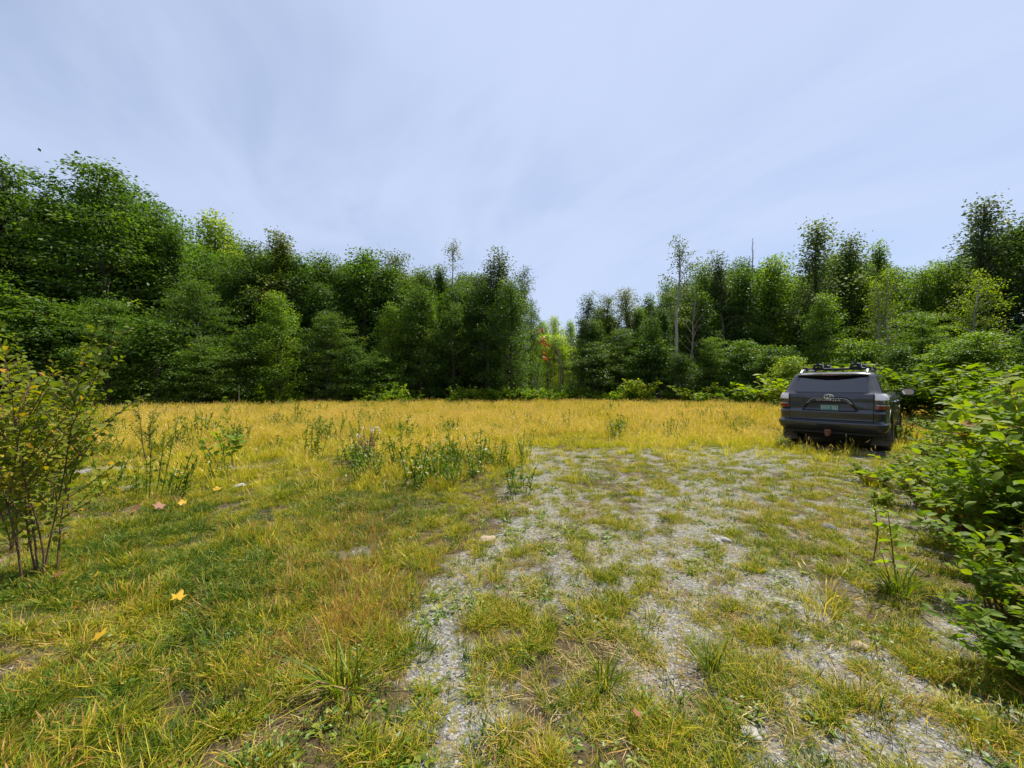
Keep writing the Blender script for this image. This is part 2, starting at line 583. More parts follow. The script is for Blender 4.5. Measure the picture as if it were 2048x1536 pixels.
def blades(g, rng, n, rad, lmin, lmax, width, lean, mat=0, tlo=0.0, thi=1.0, heads=0.0, flat=False):
    a = rng.uniform(0, 2 * np.pi, n)
    r = rad * np.sqrt(rng.uniform(0, 1, n))
    base = np.stack([r * np.cos(a), r * np.sin(a), np.full(n, -0.01)], 1)
    az = a + rng.normal(0, 0.9, n)
    H = np.stack([np.cos(az), np.sin(az), np.zeros(n)], 1)
    L = rng.uniform(lmin, lmax, n)[:, None]
    le = np.clip(rng.normal(lean, lean * 0.5, n), 0.03, 1.3)[:, None]
    side = np.stack([-np.sin(az), np.cos(az), np.zeros(n)], 1)
    tw = rng.uniform(-.9, .9, n)[:, None]
    side = unit(side + H * tw)
    w = (width * rng.uniform(.6, 1.3, n))[:, None]
    tint = rng.uniform(tlo, thi, n)
    up = np.array([0, 0, 1.0])

    def p(t):
        if flat:
            return base + H * (L * t) + up * (0.02 + 0.05 * L * np.sin(t * 2.6) * le)
        return base + H * (L * le * t ** 1.8) + up * (L * t * (1 - 0.32 * le * t))
    rings = [(p(0.0), 0.8), (p(0.4), 1.0), (p(0.75), 0.7)]
    V = np.concatenate([np.stack([c - side * w * k / 2, c + side * w * k / 2], 1) for c, k in rings] + [p(1.0)[:, None]], 1)
    idx = np.arange(n)[:, None] * 7
    b = g.n
    g.add(V.reshape(-1, 3), idx + np.array([0, 1, 3, 2])[None], mat, tint)
    for q in ((2, 3, 5, 4),):
        g.F.append(idx + np.array(q)[None] + b)
        g.M.append(np.full(n, mat, np.int32))
        g.T.append(tint)
    g.F.append(idx + np.array((4, 5, 6))[None] + b)
    g.M.append(np.full(n, mat, np.int32))
    g.T.append(tint)
    if heads > 0:
        k = int(n * heads)
        tip, pre = p(1.0)[:k], p(0.8)[:k]
        d = unit(tip - pre)
        add_leaves(g, tip - d * 0.05, d, side[:k], rng.uniform(.06, .12, k), rng.uniform(1.6, 2.8, k) * width, np.clip(tint[:k] + .2, 0, 1), mat, fold=0)
        add_leaves(g, tip - d * 0.05, d, np.cross(side[:k], d), rng.uniform(.06, .12, k), rng.uniform(1.6, 2.8, k) * width, np.clip(tint[:k] + .2, 0, 1), mat, fold=0)


GRASS = [(0.0, (0.050, 0.100, 0.004)), (0.32, (0.150, 0.200, 0.005)), (0.60, (0.350, 0.330, 0.008)), (0.80, (0.50, 0.40, 0.035)), (0.92, (0.50, 0.34, 0.09)), (1.0, (0.42, 0.22, 0.07))]
MAT['grass'] = leaf_material('meadow_grass', GRASS, 0.33, 0.5, 0.2, False, (1.0, 0.75))
MAT['dry_grass'] = leaf_material('golden_dry_grass', [(0.0, (0.20, 0.24, 0.010)), (0.30, (0.49, 0.44, 0.018)), (0.65, (0.65, 0.52, 0.070)), (1.0, (0.70, 0.54, 0.22))], 0.40, 0.55, 0.2, False, (0.45, 1.3), tmul=(1.3, 1.2, 0.8))
MAT['grass_green'] = leaf_material('low_green_grass', [(0.0, (0.028, 0.070, 0.004)), (0.35, (0.075, 0.135, 0.006)), (0.65, (0.17, 0.20, 0.008)), (1.0, (0.36, 0.30, 0.03))], 0.3, 0.5, 0.2, False, (1.0, .5))
MAT['lime_grass'] = leaf_material('sunny_yellow_grass', [(0.0, (0.17, 0.21, 0.006)), (0.4, (0.33, 0.335, 0.008)), (0.8, (0.50, 0.42, 0.020)), (1.0, (0.56, 0.42, 0.06))], 0.42, 0.55, 0.2, False, (0.7, 0.8))
MAT['brown_stalk'] = leaf_material('reddish_brown_stalks', [(0.0, (0.28, 0.22, 0.025)), (0.5, (0.40, 0.25, 0.045)), (1.0, (0.48, 0.33, 0.12))], 0.3, 0.6, 0.2, False, tmul=(1.2, 1.0, 0.8))
MAT['straw'] = leaf_material('straw_litter', [(0.0, (0.17, 0.11, 0.04)), (0.5, (0.33, 0.24, 0.09)), (1.0, (0.50, 0.40, 0.20))], 0.2, 0.7, 0.2, False, tmul=(1.1, 1.0, 0.8))
MAT['weed'] = leaf_material('green_weeds', [(0.0, (0.060, 0.125, 0.010)), (0.5, (0.125, 0.195, 0.013)), (1.0, (0.25, 0.26, 0.025))], 0.35, 0.45, 0.4, False, (0.8, 0.5))

rng = np.random.default_rng(11)
P_short, P_mid, P_gold, P_goldfar, P_stalk, P_litter, P_weed, P_clump = [], [], [], [], [], [], [], []
for v in range(5):
    g = Geo(); blades(g, rng, 40, .055, .022, .085, .0036, .85, 0, .0, .70); blades(g, rng, 12, .06, .03, .09, .0032, 1.0, 0, .6, 1.0)
    P_short.append(g.mesh('short_grass', [MAT['grass']]))
    g = Geo(); blades(g, rng, 36, .07, .05, .17, .0040, .65, 0, .05, .75); blades(g, rng, 16, .08, .06, .22, .0030, .5, 0, .6, .95, .4)
    P_mid.append(g.mesh('mid_grass', [MAT['grass']]))
    g = Geo(); blades(g, rng, 52, .13, .22, .55, .0060, .42, 0, .0, 1.0, .45); blades(g, rng, 16, .12, .1, .25, .006, .6, 1, .1, .5)
    P_gold.append(g.mesh('golden_grass', [MAT['dry_grass'], MAT['grass']]))
    g = Geo(); blades(g, rng, 84, .30, .20, .60, .009, .40, 0, .0, 1.0, .5); blades(g, rng, 40, .3, .14, .42, .010, .6, 1, .0, .55)
    P_goldfar.append(g.mesh('far_golden_grass', [MAT['dry_grass'], MAT['grass']]))
    g = Geo(); blades(g, rng, 12, .10, .14, .36, .0026, .25, 0, 0, 1, .8)
    P_stalk.append(g.mesh('brown_stalk', [MAT['brown_stalk']]))
    g = Geo(); blades(g, rng, 14, .11, .04, .15, .0030, .5, 0, 0, 1, 0, True)
    P_litter.append(g.mesh('straw_litter', [MAT['straw']]))
    g = Geo()
    k = rng.integers(7, 12)
    az = rng.uniform(0, 2 * np.pi, k)
    D = np.stack([np.cos(az), np.sin(az), rng.uniform(.15, .9, k)], 1)
    nrm = np.stack([-np.cos(az) * .5, -np.sin(az) * .5, np.ones(k)], 1)
    L = rng.uniform(.02, .052, k)
    add_leaves(g, np.stack([np.cos(az) * .01, np.sin(az) * .01, np.full(k, .005)], 1), D, nrm, L, L * rng.uniform(.3, .55, k), rng.uniform(0, 1, k), 0, 'leaf8', .12, .35)
    k = 9
    az = rng.uniform(0, 2 * np.pi, k); rr = rng.uniform(.02, .09, k)
    add_leaves(g, np.stack([np.cos(az) * rr, np.sin(az) * rr, rng.uniform(.01, .06, k)], 1), np.stack([np.cos(az), np.sin(az), rng.uniform(-.1, .5, k)], 1), np.tile([[0, 0, 1.]], (k, 1)) + rng.normal(0, .3, (k, 3)), .018, .013, rng.uniform(0, 1, k), 0, 'leaf8')
    P_weed.append(g.mesh('low_weed', [MAT['weed']]))
for v in range(3):
    g = Geo(); blades(g, rng, 55, .07, .22, .52, .0085, .75, 0, .0, .45); blades(g, rng, 16, .07, .2, .45, .006, .8, 0, .6, 1.0)
    P_clump.append(g.mesh('long_grass', [MAT['grass']]))


def candidates(rng, rho0, y0, y1, power=1.0, cap=1e9, xm=(1.0, 1.5, .5)):
    """random ground points, denser near the viewer's side of the clearing"""
    out = []
    ys = np.geomspace(y0, y1, 40)
    for a, b in zip(ys[:-1], ys[1:]):
        c = (a + b) / 2
        w = 1.42 * c + .8
        n = rng.poisson(min(rho0 / c ** power, cap) * 2 * w * (b - a))
        n += rng.poisson(min(rho0 / max(c, 4.0) ** power, cap) * .5 * 8 * (b - a))
        out.append(np.stack([rng.uniform(-w - 3, w + 5, n), rng.uniform(a, b, n)], 1))
    return np.concatenate(out)


def in_car(x, y):
    # strip of ground pressed by the parked car
    th = R(48)
    dx, dy = x - 7.1, y - 8.65
    u = dx * math.cos(th) - dy * math.sin(th)
    v = dx * math.sin(th) + dy * math.cos(th)
    return (np.abs(u) < .95) & (v > -.05) & (v < 4.85)


def place(name, protos, xy, smin, smax, rng, label, tilt=.12, zs=1.0):
    n = len(xy)
    s = rng.uniform(smin, smax, n)
    z = zground(xy[:, 0], xy[:, 1])
    rot = np.stack([rng.normal(0, tilt, n), rng.normal(0, tilt, n), rng.uniform(0, 2 * np.pi, n)], 1)
    scatter(name, protos, np.stack([xy[:, 0], xy[:, 1], z], 1), rng.integers(0, len(protos), n), rot, np.stack([s, s, s * rng.uniform(.75, 1.25, n) * zs], 1), label)


def keep(xy, prob, rng):
    return xy[rng.uniform(0, 1, len(xy)) < prob]


def edge_x(y):
    return np.interp(y, [0, 2, 4, 5.5, 9, 11], [-.55, -.75, -.35, -.25, .1, 1.0])


xy = candidates(rng, 4200, 1.05, 14, 1.0)
gm = gravel_map(xy[:, 0], xy[:, 1])
clus = noise2(xy[:, 0], xy[:, 1], 6.5, 77, 2)
lw_ = np.clip((edge_x(xy[:, 1]) + .35 - xy[:, 0]) / .8, 0, 1)
pr = np.clip((1 - gm * .9) ** 1.2, 0, 1) * np.clip(.05 + .06 * lw_ + 7.0 * (clus - .54 + .01 * lw_), .015 + .03 * lw_, 1) * (1 - .75 * sstep(9, 13, xy[:, 1]))
tiny = candidates(rng, 1500, 1.05, 11, 1.0)
tm_ = gravel_map(tiny[:, 0], tiny[:, 1])
tc_ = noise2(tiny[:, 0], tiny[:, 1], 11.0, 78, 2)
tiny = keep(tiny, np.clip((1 - tm_ * .6) * (.10 + 3.0 * (tc_ - .47)), .02, 1) * ~in_car(tiny[:, 0], tiny[:, 1]), rng)
place('sparse_short_grass', P_short, tiny, .30, .85, rng, 'tiny yellow-green grass shoots sprinkled over the gravel')
s_xy = keep(xy, pr * ~in_car(xy[:, 0], xy[:, 1]), rng)
place('short_grass', P_short, s_xy, .5, 1.15, rng, 'short yellow-green grass growing in patches between the gravel')

xy = candidates(rng, 640, 1.05, 26, 1.0)
gm = gravel_map(xy[:, 0], xy[:, 1])
clus = noise2(xy[:, 0], xy[:, 1], 1.6, 91, 3)
leftw = np.clip((edge_x(xy[:, 1]) + .35 - xy[:, 0]) / .8, 0, 1)
pr = (np.clip(1 - gm * 1.15, 0, 1)) * (0.03 + .97 * np.maximum(leftw * .62, sstep(8, 11, xy[:, 1]))) * np.clip(.06 + 5 * (clus - .48), .02, 1)
place('meadow_grass', P_mid, keep(xy, pr * ~in_car(xy[:, 0], xy[:, 1]), rng), .45, 1.05, rng, 'knee-low green and yellow meadow grass over the clearing')

P_yel = []
for v in range(4):
    g = Geo(); blades(g, rng, 44, .13, .07, .24, .0055, .6, 0, .0, 1.0); blades(g, rng, 10, .13, .15, .36, .0045, .4, 1, .2, .8, .5)
    P_yel.append(g.mesh('yellow_grass', [MAT['lime_grass'], MAT['dry_grass']]))
xy = candidates(rng, 700, 4.5, 19, 1.0)
gm = gravel_map(xy[:, 0], xy[:, 1])
clus = noise2(xy[:, 0], xy[:, 1], 1.1, 24, 3)
pr = np.clip(1 - gm * 1.2, 0, 1) * sstep(4.5, 8.5, xy[:, 1]) * np.clip(.35 + 3 * (clus - .45), .05, 1) * (1 - .8 * sstep(.2, .8, xy[:, 0]) * sstep(9.5, 8.5, xy[:, 1]))
place('yellow_grass', P_yel, keep(xy, pr * ~in_car(xy[:, 0], xy[:, 1]), rng), .6, 1.15, rng, 'sunny yellow-green grass in the middle of the clearing')

xy = candidates(rng, 620, 5.5, 15, 1.0)
gm = gravel_map(xy[:, 0], xy[:, 1])
clus = noise2(xy[:, 0], xy[:, 1], .55, 23, 3)
pr = np.clip(1 - gm * 1.3, 0, 1) * np.clip((clus - .47) * 3.5 * sstep(7, 9.5, xy[:, 1]) + sstep(10, 16, xy[:, 1]) * .9 + sstep(-3.5, -6, xy[:, 0]) * sstep(8, 10, xy[:, 1]) * .7, 0, 1) * .6 * (1 - sstep(-.5, .5, xy[:, 0]) * sstep(11.5, 10, xy[:, 1])) * (1 - sstep(3.5, 4.5, xy[:, 0]) * sstep(9.8, 8.8, xy[:, 1]))
place('golden_grass', P_gold, keep(xy, pr * ~in_car(xy[:, 0], xy[:, 1]), rng), .45, .95, rng, 'golden dry grass with seed heads across the middle of the clearing')

xy = candidates(rng, 420, 12.0, 27.5, 1.0)
clus = noise2(xy[:, 0], xy[:, 1], .35, 29, 3)
hs = np.clip(.6 + .9 * (clus - .3), .5, 1.1)
pr = sstep(11.5, 16, xy[:, 1]) * np.clip(.5 + 4 * (noise2(xy[:, 0], xy[:, 1], .5, 31, 3) - .45), .12, 1)
place('far_golden_grass', P_goldfar, keep(xy, pr * ~in_car(xy[:, 0], xy[:, 1]), rng), .50, .95, rng, 'tall golden dry grass stretching to the foot of the wood', .08)

xy = candidates(rng, 300, 1.2, 7, 1.0)
wgt = np.exp(-((xy[:, 0] + 1.35 + .12 * (xy[:, 1] - 2.5)) / .45) ** 2) * sstep(5.5, 3.8, xy[:, 1]) * sstep(1.7, 2.2, xy[:, 1]) * .75 + .02
gm = gravel_map(xy[:, 0], xy[:, 1])
place('brown_stalks', P_stalk, keep(xy, wgt * (1 - gm * .8), rng), .5, .95, rng, 'thin reddish brown grass stalks standing in the left foreground', .2)

xy = candidates(rng, 620, 1.05, 10, 1.0)
clus = noise2(xy[:, 0], xy[:, 1], 2.3, 55, 3)
place('straw_litter', P_litter, keep(xy, np.clip(.10 + 2.4 * (clus - .45), .05, .8), rng), .5, 1.1, rng, 'dead straw and leaf litter lying on the ground')

xy = candidates(rng, 420, 1.05, 12, 1.0)
clus = noise2(xy[:, 0], xy[:, 1], 1.9, 66, 3)
place('low_weeds', P_weed, keep(xy, np.clip(2.2 * (clus - .45), .02, .6) * ~in_car(xy[:, 0], xy[:, 1]), rng), .6, 1.35, rng, 'small green weeds and clover sprouting in the gravel')

P_green = []
for v in range(4):
    g = Geo(); blades(g, rng, 34, .06, .03, .11, .0046, .85, 0, .0, .38); blades(g, rng, 6, .07, .05, .12, .0036, .9, 0, .5, .9)
    P_green.append(g.mesh('green_grass', [MAT['grass_green']]))
xy = candidates(rng, 1500, 1.05, 7.5, 1.0)
gm = gravel_map(xy[:, 0], xy[:, 1])
clus = noise2(xy[:, 0], xy[:, 1], 1.3, 141, 3)
lw_ = np.clip((edge_x(xy[:, 1]) - .5 - xy[:, 0]) / 1.2, 0, 1)
place('green_grass', P_green, keep(xy, np.clip(1 - gm, 0, 1) * (.04 + .9 * lw_ * np.clip((clus - .40) * 5, 0, 1)) * sstep(7.5, 5.5, xy[:, 1]), rng), .6, 1.3, rng, 'darker green low grass in the left foreground')
P_herb = []
for v in range(4):
    g = Geo(); r2 = np.random.default_rng(700 + v)
    for q in range(9):
        az = r2.uniform(0, 6.28); L = r2.uniform(.25, .55)
        t = np.linspace(0, 1, 4)
        P = np.stack([math.cos(az) * (.05 + .25 * L * t), math.sin(az) * (.05 + .25 * L * t), L * t], 1) + np.array([r2.normal(0, .06), r2.normal(0, .06), 0])
        tube(g, P, .004, 3, 0, .2)
        n = 20
        u = r2.uniform(.15, 1, n)
        add_leaves(g, np.stack([np.interp(u, t, P[:, j]) for j in range(3)], 1), r2.normal(0, 1, (n, 3)) + np.array([0, 0, .5]), r2.normal(0, .6, (n, 3)) + np.array([0, 0, .8]), r2.uniform(.04, .09, n), r2.uniform(.015, .03, n), np.clip(r2.uniform(0, .6) + r2.uniform(0, .4, n), 0, 1))
    P_herb.append(g.mesh('field_weed', [MAT['weed']]))
xy = candidates(rng, 260, 5.0, 26, 1.0)
clus = noise2(xy[:, 0], xy[:, 1], .45, 83, 3)
c2 = noise2(xy[:, 0], xy[:, 1], 1.7, 84, 2)
gm = gravel_map(xy[:, 0], xy[:, 1])
place('field_weeds', P_herb, keep(xy, np.clip((clus - .50) * 3, .05, .26) * np.clip((c2 - .45) * 5, 0, 1) * (1 - gm) * (1 - sstep(-.3, .3, xy[:, 0]) * sstep(10, 9, xy[:, 1])) * ~in_car(xy[:, 0], xy[:, 1]), rng), .55, 1.25, rng, 'patches of dark green weeds among the golden grass')

# loose stones of the gravel
g0 = []
for v in range(5):
    bm = bmesh.new()
    bmesh.ops.create_icosphere(bm, subdivisions=1, radius=1.0)
    for vv in bm.verts:
        vv.co *= rng.uniform(.72, 1.12)
        vv.co.z *= .62
    me = bpy.data.meshes.new('pebble')
    bm.to_mesh(me); bm.free()
    g0.append(me)
m, nt, out = new_mat('loose_gravel')
oi = nt.nodes.new('ShaderNodeObjectInfo')
bs = node(nt, 'ShaderNodeBsdfPrincipled', Roughness=.85)
nt.links.new(ramp(nt, oi.outputs['Random'], [(0, (.09, .09, .088)), (.5, (.18, .178, .17)), (.85, (.28, .27, .255)), (1, (.40, .39, .36))]), bs.inputs['Base Color'])
nt.links.new(bs.outputs[0], out.inputs[0])
for me in g0:
    me.materials.append(m)
xy = candidates(rng, 9000, 1.05, 7.5, 1.7)
gm = gravel_map(xy[:, 0], xy[:, 1])
xy = keep(xy, sstep(.2, .7, gm), rng)
n = len(xy)
s = .0030 + .0055 * rng.uniform(0, 1, n) ** 3
s *= 1 + .08 * xy[:, 1]
scatter('gravel', g0, np.stack([xy[:, 0], xy[:, 1], zground(xy[:, 0], xy[:, 1]) + .001], 1), rng.integers(0, 5, n), rng.uniform(0, 6.28, (n, 3)) * np.array([.1, .1, 1]), np.stack([s * rng.uniform(.8, 1.5, n), s, s], 1), 'loose grey gravel on the worn wheel tracks')

# ------------------------------------------------------------------ trees


def prof_fn(kind):
    return {
        'oval': lambda f: max(.20, math.sin(math.pi * (.16 + .72 * f)) ** .75),
        'dome': lambda f: max(.24, (1 - f ** 3.6) ** .55 * (.78 + .22 * f)),
        'column': lambda f: max(.14, (.75 + .25 * math.sin(4 * f)) * (1 - f ** 2.2) ** .7),
        'cone': lambda f: max(.07, (1 - f) ** .85),
        'top': lambda f: max(.2, math.sin(math.pi * (.25 + .6 * f))),
    }[kind]


def make_tree(seed, H=10.0, Rr=2.2, base=.08, prof='oval', nl=34, e0=.15, e1=1.1, csp=.55, cr=.42, nleaf=26, ll=.17, lw=.6, tr=.11,
              wob=.35, flat=.75, droop=.25, bark=0, side_twigs=False, gaps=0.0, lean=(0, 0), leaders=12):
    """returns trunk Geo and crown Geo of one tree standing at the origin"""
    rng = np.random.default_rng(seed)
    pf = prof_fn(prof)
    trunk, crown = Geo(), Geo()
    k = 12
    walk = np.cumsum(rng.normal(0, wob * .14, (k + 1, 2)), 0)
    walk -= walk[0]
    zz = np.linspace(0, H * .97, k + 1)
    TP = np.column_stack([walk[:, 0] + lean[0] * (zz / H) ** 1.3 * H, walk[:, 1] + lean[1] * (zz / H) ** 1.3 * H, zz])
    TR = tr * (1 - np.linspace(0, 1, k + 1)) ** .8 + .012
    TR[0] *= 1.35
    tube(trunk, TP, TR, 7, 0, rng.uniform(0, 1))

    def tp(z):
        return np.array([np.interp(z, zz, TP[:, 0]), np.interp(z, zz, TP[:, 1]), z])
    C, CT, CO, CS = [], [], [], []
    hole = rng.uniform(0, 2 * np.pi, 3)
    az = rng.uniform(0, 6.28)
    for i in range(nl):
        f = (i + rng.uniform(0, 1)) / nl
        f = f ** .92
        z = H * (base + (.97 - base) * f)
        L = Rr * pf(f) * rng.uniform(.62, 1.22)
        az += 2.4 + rng.normal(0, .5)
        if gaps and rng.uniform() < gaps:
            continue
        el = e0 + (e1 - e0) * f + rng.normal(0, .12)
        st = tp(max(.3, z - L * .35 * math.sin(el)))
        n = 5
        t = np.linspace(0, 1, n + 1)
        hd = np.array([math.cos(az), math.sin(az), 0])
        sd = np.array([-hd[1], hd[0], 0])
        bend = rng.normal(0, .18)
        P = st + hd * (L * math.cos(el) * t)[:, None] + np.array([0, 0, 1]) * (L * (math.sin(el) * t - droop * t ** 2.2))[:, None] + sd * (bend * L * t ** 2)[:, None]
        r0 = max(.010, min(.45 * np.interp(z, zz, TR), .018 + .014 * L))
        tube(trunk, P, r0 * (1 - .8 * t), 4, 0, rng.uniform(0, 1))
        nc = max(2, int(L / csp * 1.5))
        for q in range(nc):
            u = .28 + .75 * (q + rng.uniform(0, 1)) / nc
            lat = float(np.clip(rng.normal(0, .28), -.42, .42)) * L * (.35 + u * .5)
            c = np.array([np.interp(min(u, 1), t, P[:, j]) for j in range(3)]) + sd * lat + np.array([0, 0, float(np.clip(rng.normal(0, .12), -.2, .2)) * L * .5])
            if side_twigs:
                o = np.array([np.interp(max(u - .2, 0), t, P[:, j]) for j in range(3)])
                tube(trunk, [o, (o + c) / 2 + np.array([0, 0, .04]), c], [.009, .007, .004], 3, 0, .5)
            C.append(c); CT.append(rng.uniform(0, .40) + (.30 if rng.uniform() < .28 else 0)); CO.append(unit(c - tp(min(c[2], H)) + 1e-6)); CS.append(rng.uniform(.7, 1.25))
    top = tp(H * .97)
    for q in range(3):
        C.append(top + rng.normal(0, .12, 3) * np.array([1, 1, 1.6]) - np.array([0, 0, .25 * q])); CT.append(rng.uniform(.2, .6)); CO.append(np.array([0, 0, 1.])); CS.append(.6)
    # upright leaders that make the ragged outline of the top
    for q in range(leaders):
        f = rng.uniform(.60, .90)
        a = rng.uniform(0, 6.28)
        rr = Rr * pf(min(f, .97)) * rng.uniform(.05, .42)
        o = tp(H * f * .96) + np.array([math.cos(a) * rr, math.sin(a) * rr, 0])
        h = H * rng.uniform(.05, .12)
        e = o + np.array([rng.normal(0, .12) * h, rng.normal(0, .12) * h, h])
        tube(trunk, [tp(max(.3, H * f * .88)), o, e], [.018, .013, .004], 3, 0, .5)
        tt = rng.uniform(0, .5)
        for w in np.linspace(.1, 1.0, 4):
            C.append(o + (e - o) * w + rng.normal(0, .05, 3)); CT.append(tt); CO.append(unit(np.array([math.cos(a), math.sin(a), .6]))); CS.append(.62 - .25 * w)
    if nleaf:
        C, CT, CO, CS = np.array(C), np.array(CT), np.array(CO), np.array(CS)
        ll = ll * .74
        cnt = rng.poisson(nleaf * 1.75 * CS)
        ix = np.repeat(np.arange(len(C)), cnt)
        n = len(ix)
        off = np.clip(rng.normal(0, 1, (n, 3)), -1.7, 1.7) * np.array([1, 1, flat]) * cr * .62 * CS[ix, None]
        P = C[ix] + off
        P[:, 2] = np.maximum(P[:, 2], .15)
        N = np.array([0, 0, 1.0]) * .55 + CO[ix] * .5 + rng.normal(0, .6, (n, 3))
        D = CO[ix] * .55 + unit(off) * .6 + rng.normal(0, .5, (n, 3)) + np.array([0, 0, -.35])
        L = ll * rng.uniform(.6, 1.25, n)
        add_leaves(crown, P, D, unit(N), L, L * lw, np.clip(CT[ix] + rng.uniform(0, .42, n), 0, 1))
    return trunk, crown


def make_spruce(seed, H=9.0, Rr=2.0):
    rng = np.random.default_rng(seed)
    trunk, crown = Geo(), Geo()
    tube(trunk, [(0, 0, 0), (0, 0, H * .5), (0, 0, H)], [.14, .08, .01], 7)
    for i in range(95):
        f = (i + rng.uniform()) / 95
        z = H * (.04 + .95 * f)
        L = Rr * (1 - f) ** .8 * rng.uniform(.7, 1.15) + .12
        az = i * 2.4 + rng.normal(0, .3)
        hd = np.array([math.cos(az), math.sin(az), 0]); sd = np.array([-hd[1], hd[0], 0])
        t = np.linspace(0, 1, 5)
        P = np.array([0, 0, z]) + hd * (L * t)[:, None] + np.array([0, 0, 1]) * (-L * .35 * t + .22 * L * t ** 2)[:, None]
        tube(trunk, P, .018 * (1 - .8 * t), 3)
        n = int(80 * L + 24)
        u = rng.uniform(.1, 1, n)
        B = np.stack([np.interp(u, t, P[:, j]) for j in range(3)], 1)
        s = rng.choice([-1, 1], n)
        D = hd[None] * rng.uniform(.3, 1, n)[:, None] + sd[None] * (s * rng.uniform(.3, 1, n))[:, None] + np.array([0, 0, -.25]) + rng.normal(0, .15, (n, 3))
        B = B + sd[None] * (s * rng.uniform(0, .28, n) * L * (1.1 - u))[:, None]
        add_leaves(crown, B, D, np.array([[0, 0, 1.]]) + rng.normal(0, .3, (n, 3)), rng.uniform(.14, .28, n), .075, np.clip(rng.uniform(0, 1, n), 0, 1))
    return trunk, crown


VARIANTS = {}


def variant(key, bark, leaf, geos, h):
    t, c = geos
    tm = t.mesh(key + '_trunk', [MAT[bark]])
    cm = c.mesh(key + '_crown', [MAT[leaf]], smooth=False) if c.n else None
    VARIANTS[key] = (tm, cm, h, t, c, bark, leaf)


variant('dome_a', 'bark', 'broadleaf', make_tree(1, 10, 2.5, .05, 'dome', 46, .1, 1.0, .55, .46, 34, .19), 10)
variant('dome_b', 'bark', 'broadleaf', make_tree(2, 10, 2.3, .07, 'dome', 44, .2, 1.1, .55, .44, 34, .18, wob=.6), 10)
variant('oval_a', 'bark', 'broadleaf', make_tree(3, 10, 2.1, .05, 'oval', 46, .3, 1.2, .5, .42, 34, .17), 10)
variant('oval_b', 'bark', 'broadleaf', make_tree(4, 10, 2.0, .08, 'oval', 42, .4, 1.2, .5, .40, 32, .16, droop=.1), 10)
variant('maple', 'bark', 'broadleaf', make_tree(5, 10, 2.8, .05, 'dome', 54, .2, 1.0, .6, .46, 44, .18, .5, droop=.3, flat=.4), 10)
variant('sprays', 'bark', 'broadleaf', make_tree(6, 10, 2.6, .03, 'oval', 48, .0, .9, .5, .50, 36, .17, flat=.3, droop=.2), 10)
variant('point_a', 'bark', 'broadleaf', make_tree(7, 10, 1.7, .06, 'cone', 46, .45, 1.25, .45, .36, 30, .155, droop=.05), 10)
variant('point_b', 'bark', 'broadleaf', make_tree(8, 10, 1.9, .10, 'column', 44, .5, 1.3, .48, .38, 30, .16, droop=.05, wob=.5), 10)
variant('aspen_full', 'pale_bark', 'aspen_leaf', make_tree(9, 10, 1.7, .22, 'oval', 44, .45, 1.2, .45, .36, 26, .13, .8, .10, wob=.5, side_twigs=True, gaps=.1), 10)
variant('aspen_tall', 'pale_bark', 'aspen_leaf', make_tree(10, 10, 1.25, .30, 'column', 38, .6, 1.25, .42, .32, 24, .13, .8, .10, wob=.5, side_twigs=True, gaps=.1), 10)
variant('aspen_thin', 'pale_bark', 'aspen_leaf', make_tree(12, 10, .85, .50, 'oval', 20, .6, 1.25, .36, .26, 15, .12, .8, .085, wob=.45, side_twigs=True, gaps=.12, droop=0, leaders=5), 10)
variant('aspen_wide', 'pale_bark', 'aspen_leaf', make_tree(13, 10, 1.5, .46, 'top', 17, .55, 1.2, .40, .30, 16, .13, .8, .10, wob=.4, side_twigs=True, gaps=.1, droop=0, leaders=5), 10)
variant('birch_lean', 'pale_bark', 'broadleaf', make_tree(14, 10, 2.0, .22, 'oval', 36, .3, 1.1, .5, .42, 22, .15, .6, .085, wob=.5, lean=(.14, 0), side_twigs=True, gaps=.1), 10)
variant('birch_sparse', 'pale_bark', 'broadleaf', make_tree(15, 10, 1.7, .30, 'oval', 34, .4, 1.15, .5, .36, 13, .14, .6, .095, wob=.55, lean=(.03, 0), side_twigs=True, gaps=.12), 10)
variant('dead', 'dead_wood', 'broadleaf', make_tree(16, 10, 1.5, .25, 'oval', 24, .5, 1.2, .5, .3, 0, tr=.085, wob=.5, side_twigs=True, droop=-.1, leaders=0), 10)
variant('bare_top', 'dead_wood', 'broadleaf', make_tree(17, 10, .6, .50, 'oval', 15, .8, 1.3, .4, .3, 0, tr=.08, wob=.4, side_twigs=True, droop=-.1, leaders=0), 10)
variant('poplar', 'bark', 'aspen_leaf', make_tree(18, 10, 1.75, .12, 'column', 54, .5, 1.1, .46, .44, 21, .16, .75, .13, wob=.6, droop=.0, gaps=.15, side_twigs=True), 10)
variant('under_a', 'bark', 'broadleaf', make_tree(19, 5, 1.7, .02, 'dome', 44, .05, 1.0, .42, .42, 32, .15, tr=.05, flat=.4), 5)
variant('under_b', 'bark', 'broadleaf', make_tree(20, 5, 1.6, .02, 'oval', 42, .2, 1.1, .42, .40, 32, .15, tr=.05, flat=.4), 5)
variant('under_c', 'bark', 'broadleaf', make_tree(21, 5, 1.5, .02, 'dome', 42, .3, 1.2, .40, .36, 30, .13, tr=.045), 5)
variant('spruce', 'bark', 'spruce', make_spruce(22), 9)


def at(px, d):
    return (px - 1024.0) / 770.0 * d


WOOD = 'trees of the wood around the clearing'
FRONT = 'young trees along the front of the wood'
SEEN = {}


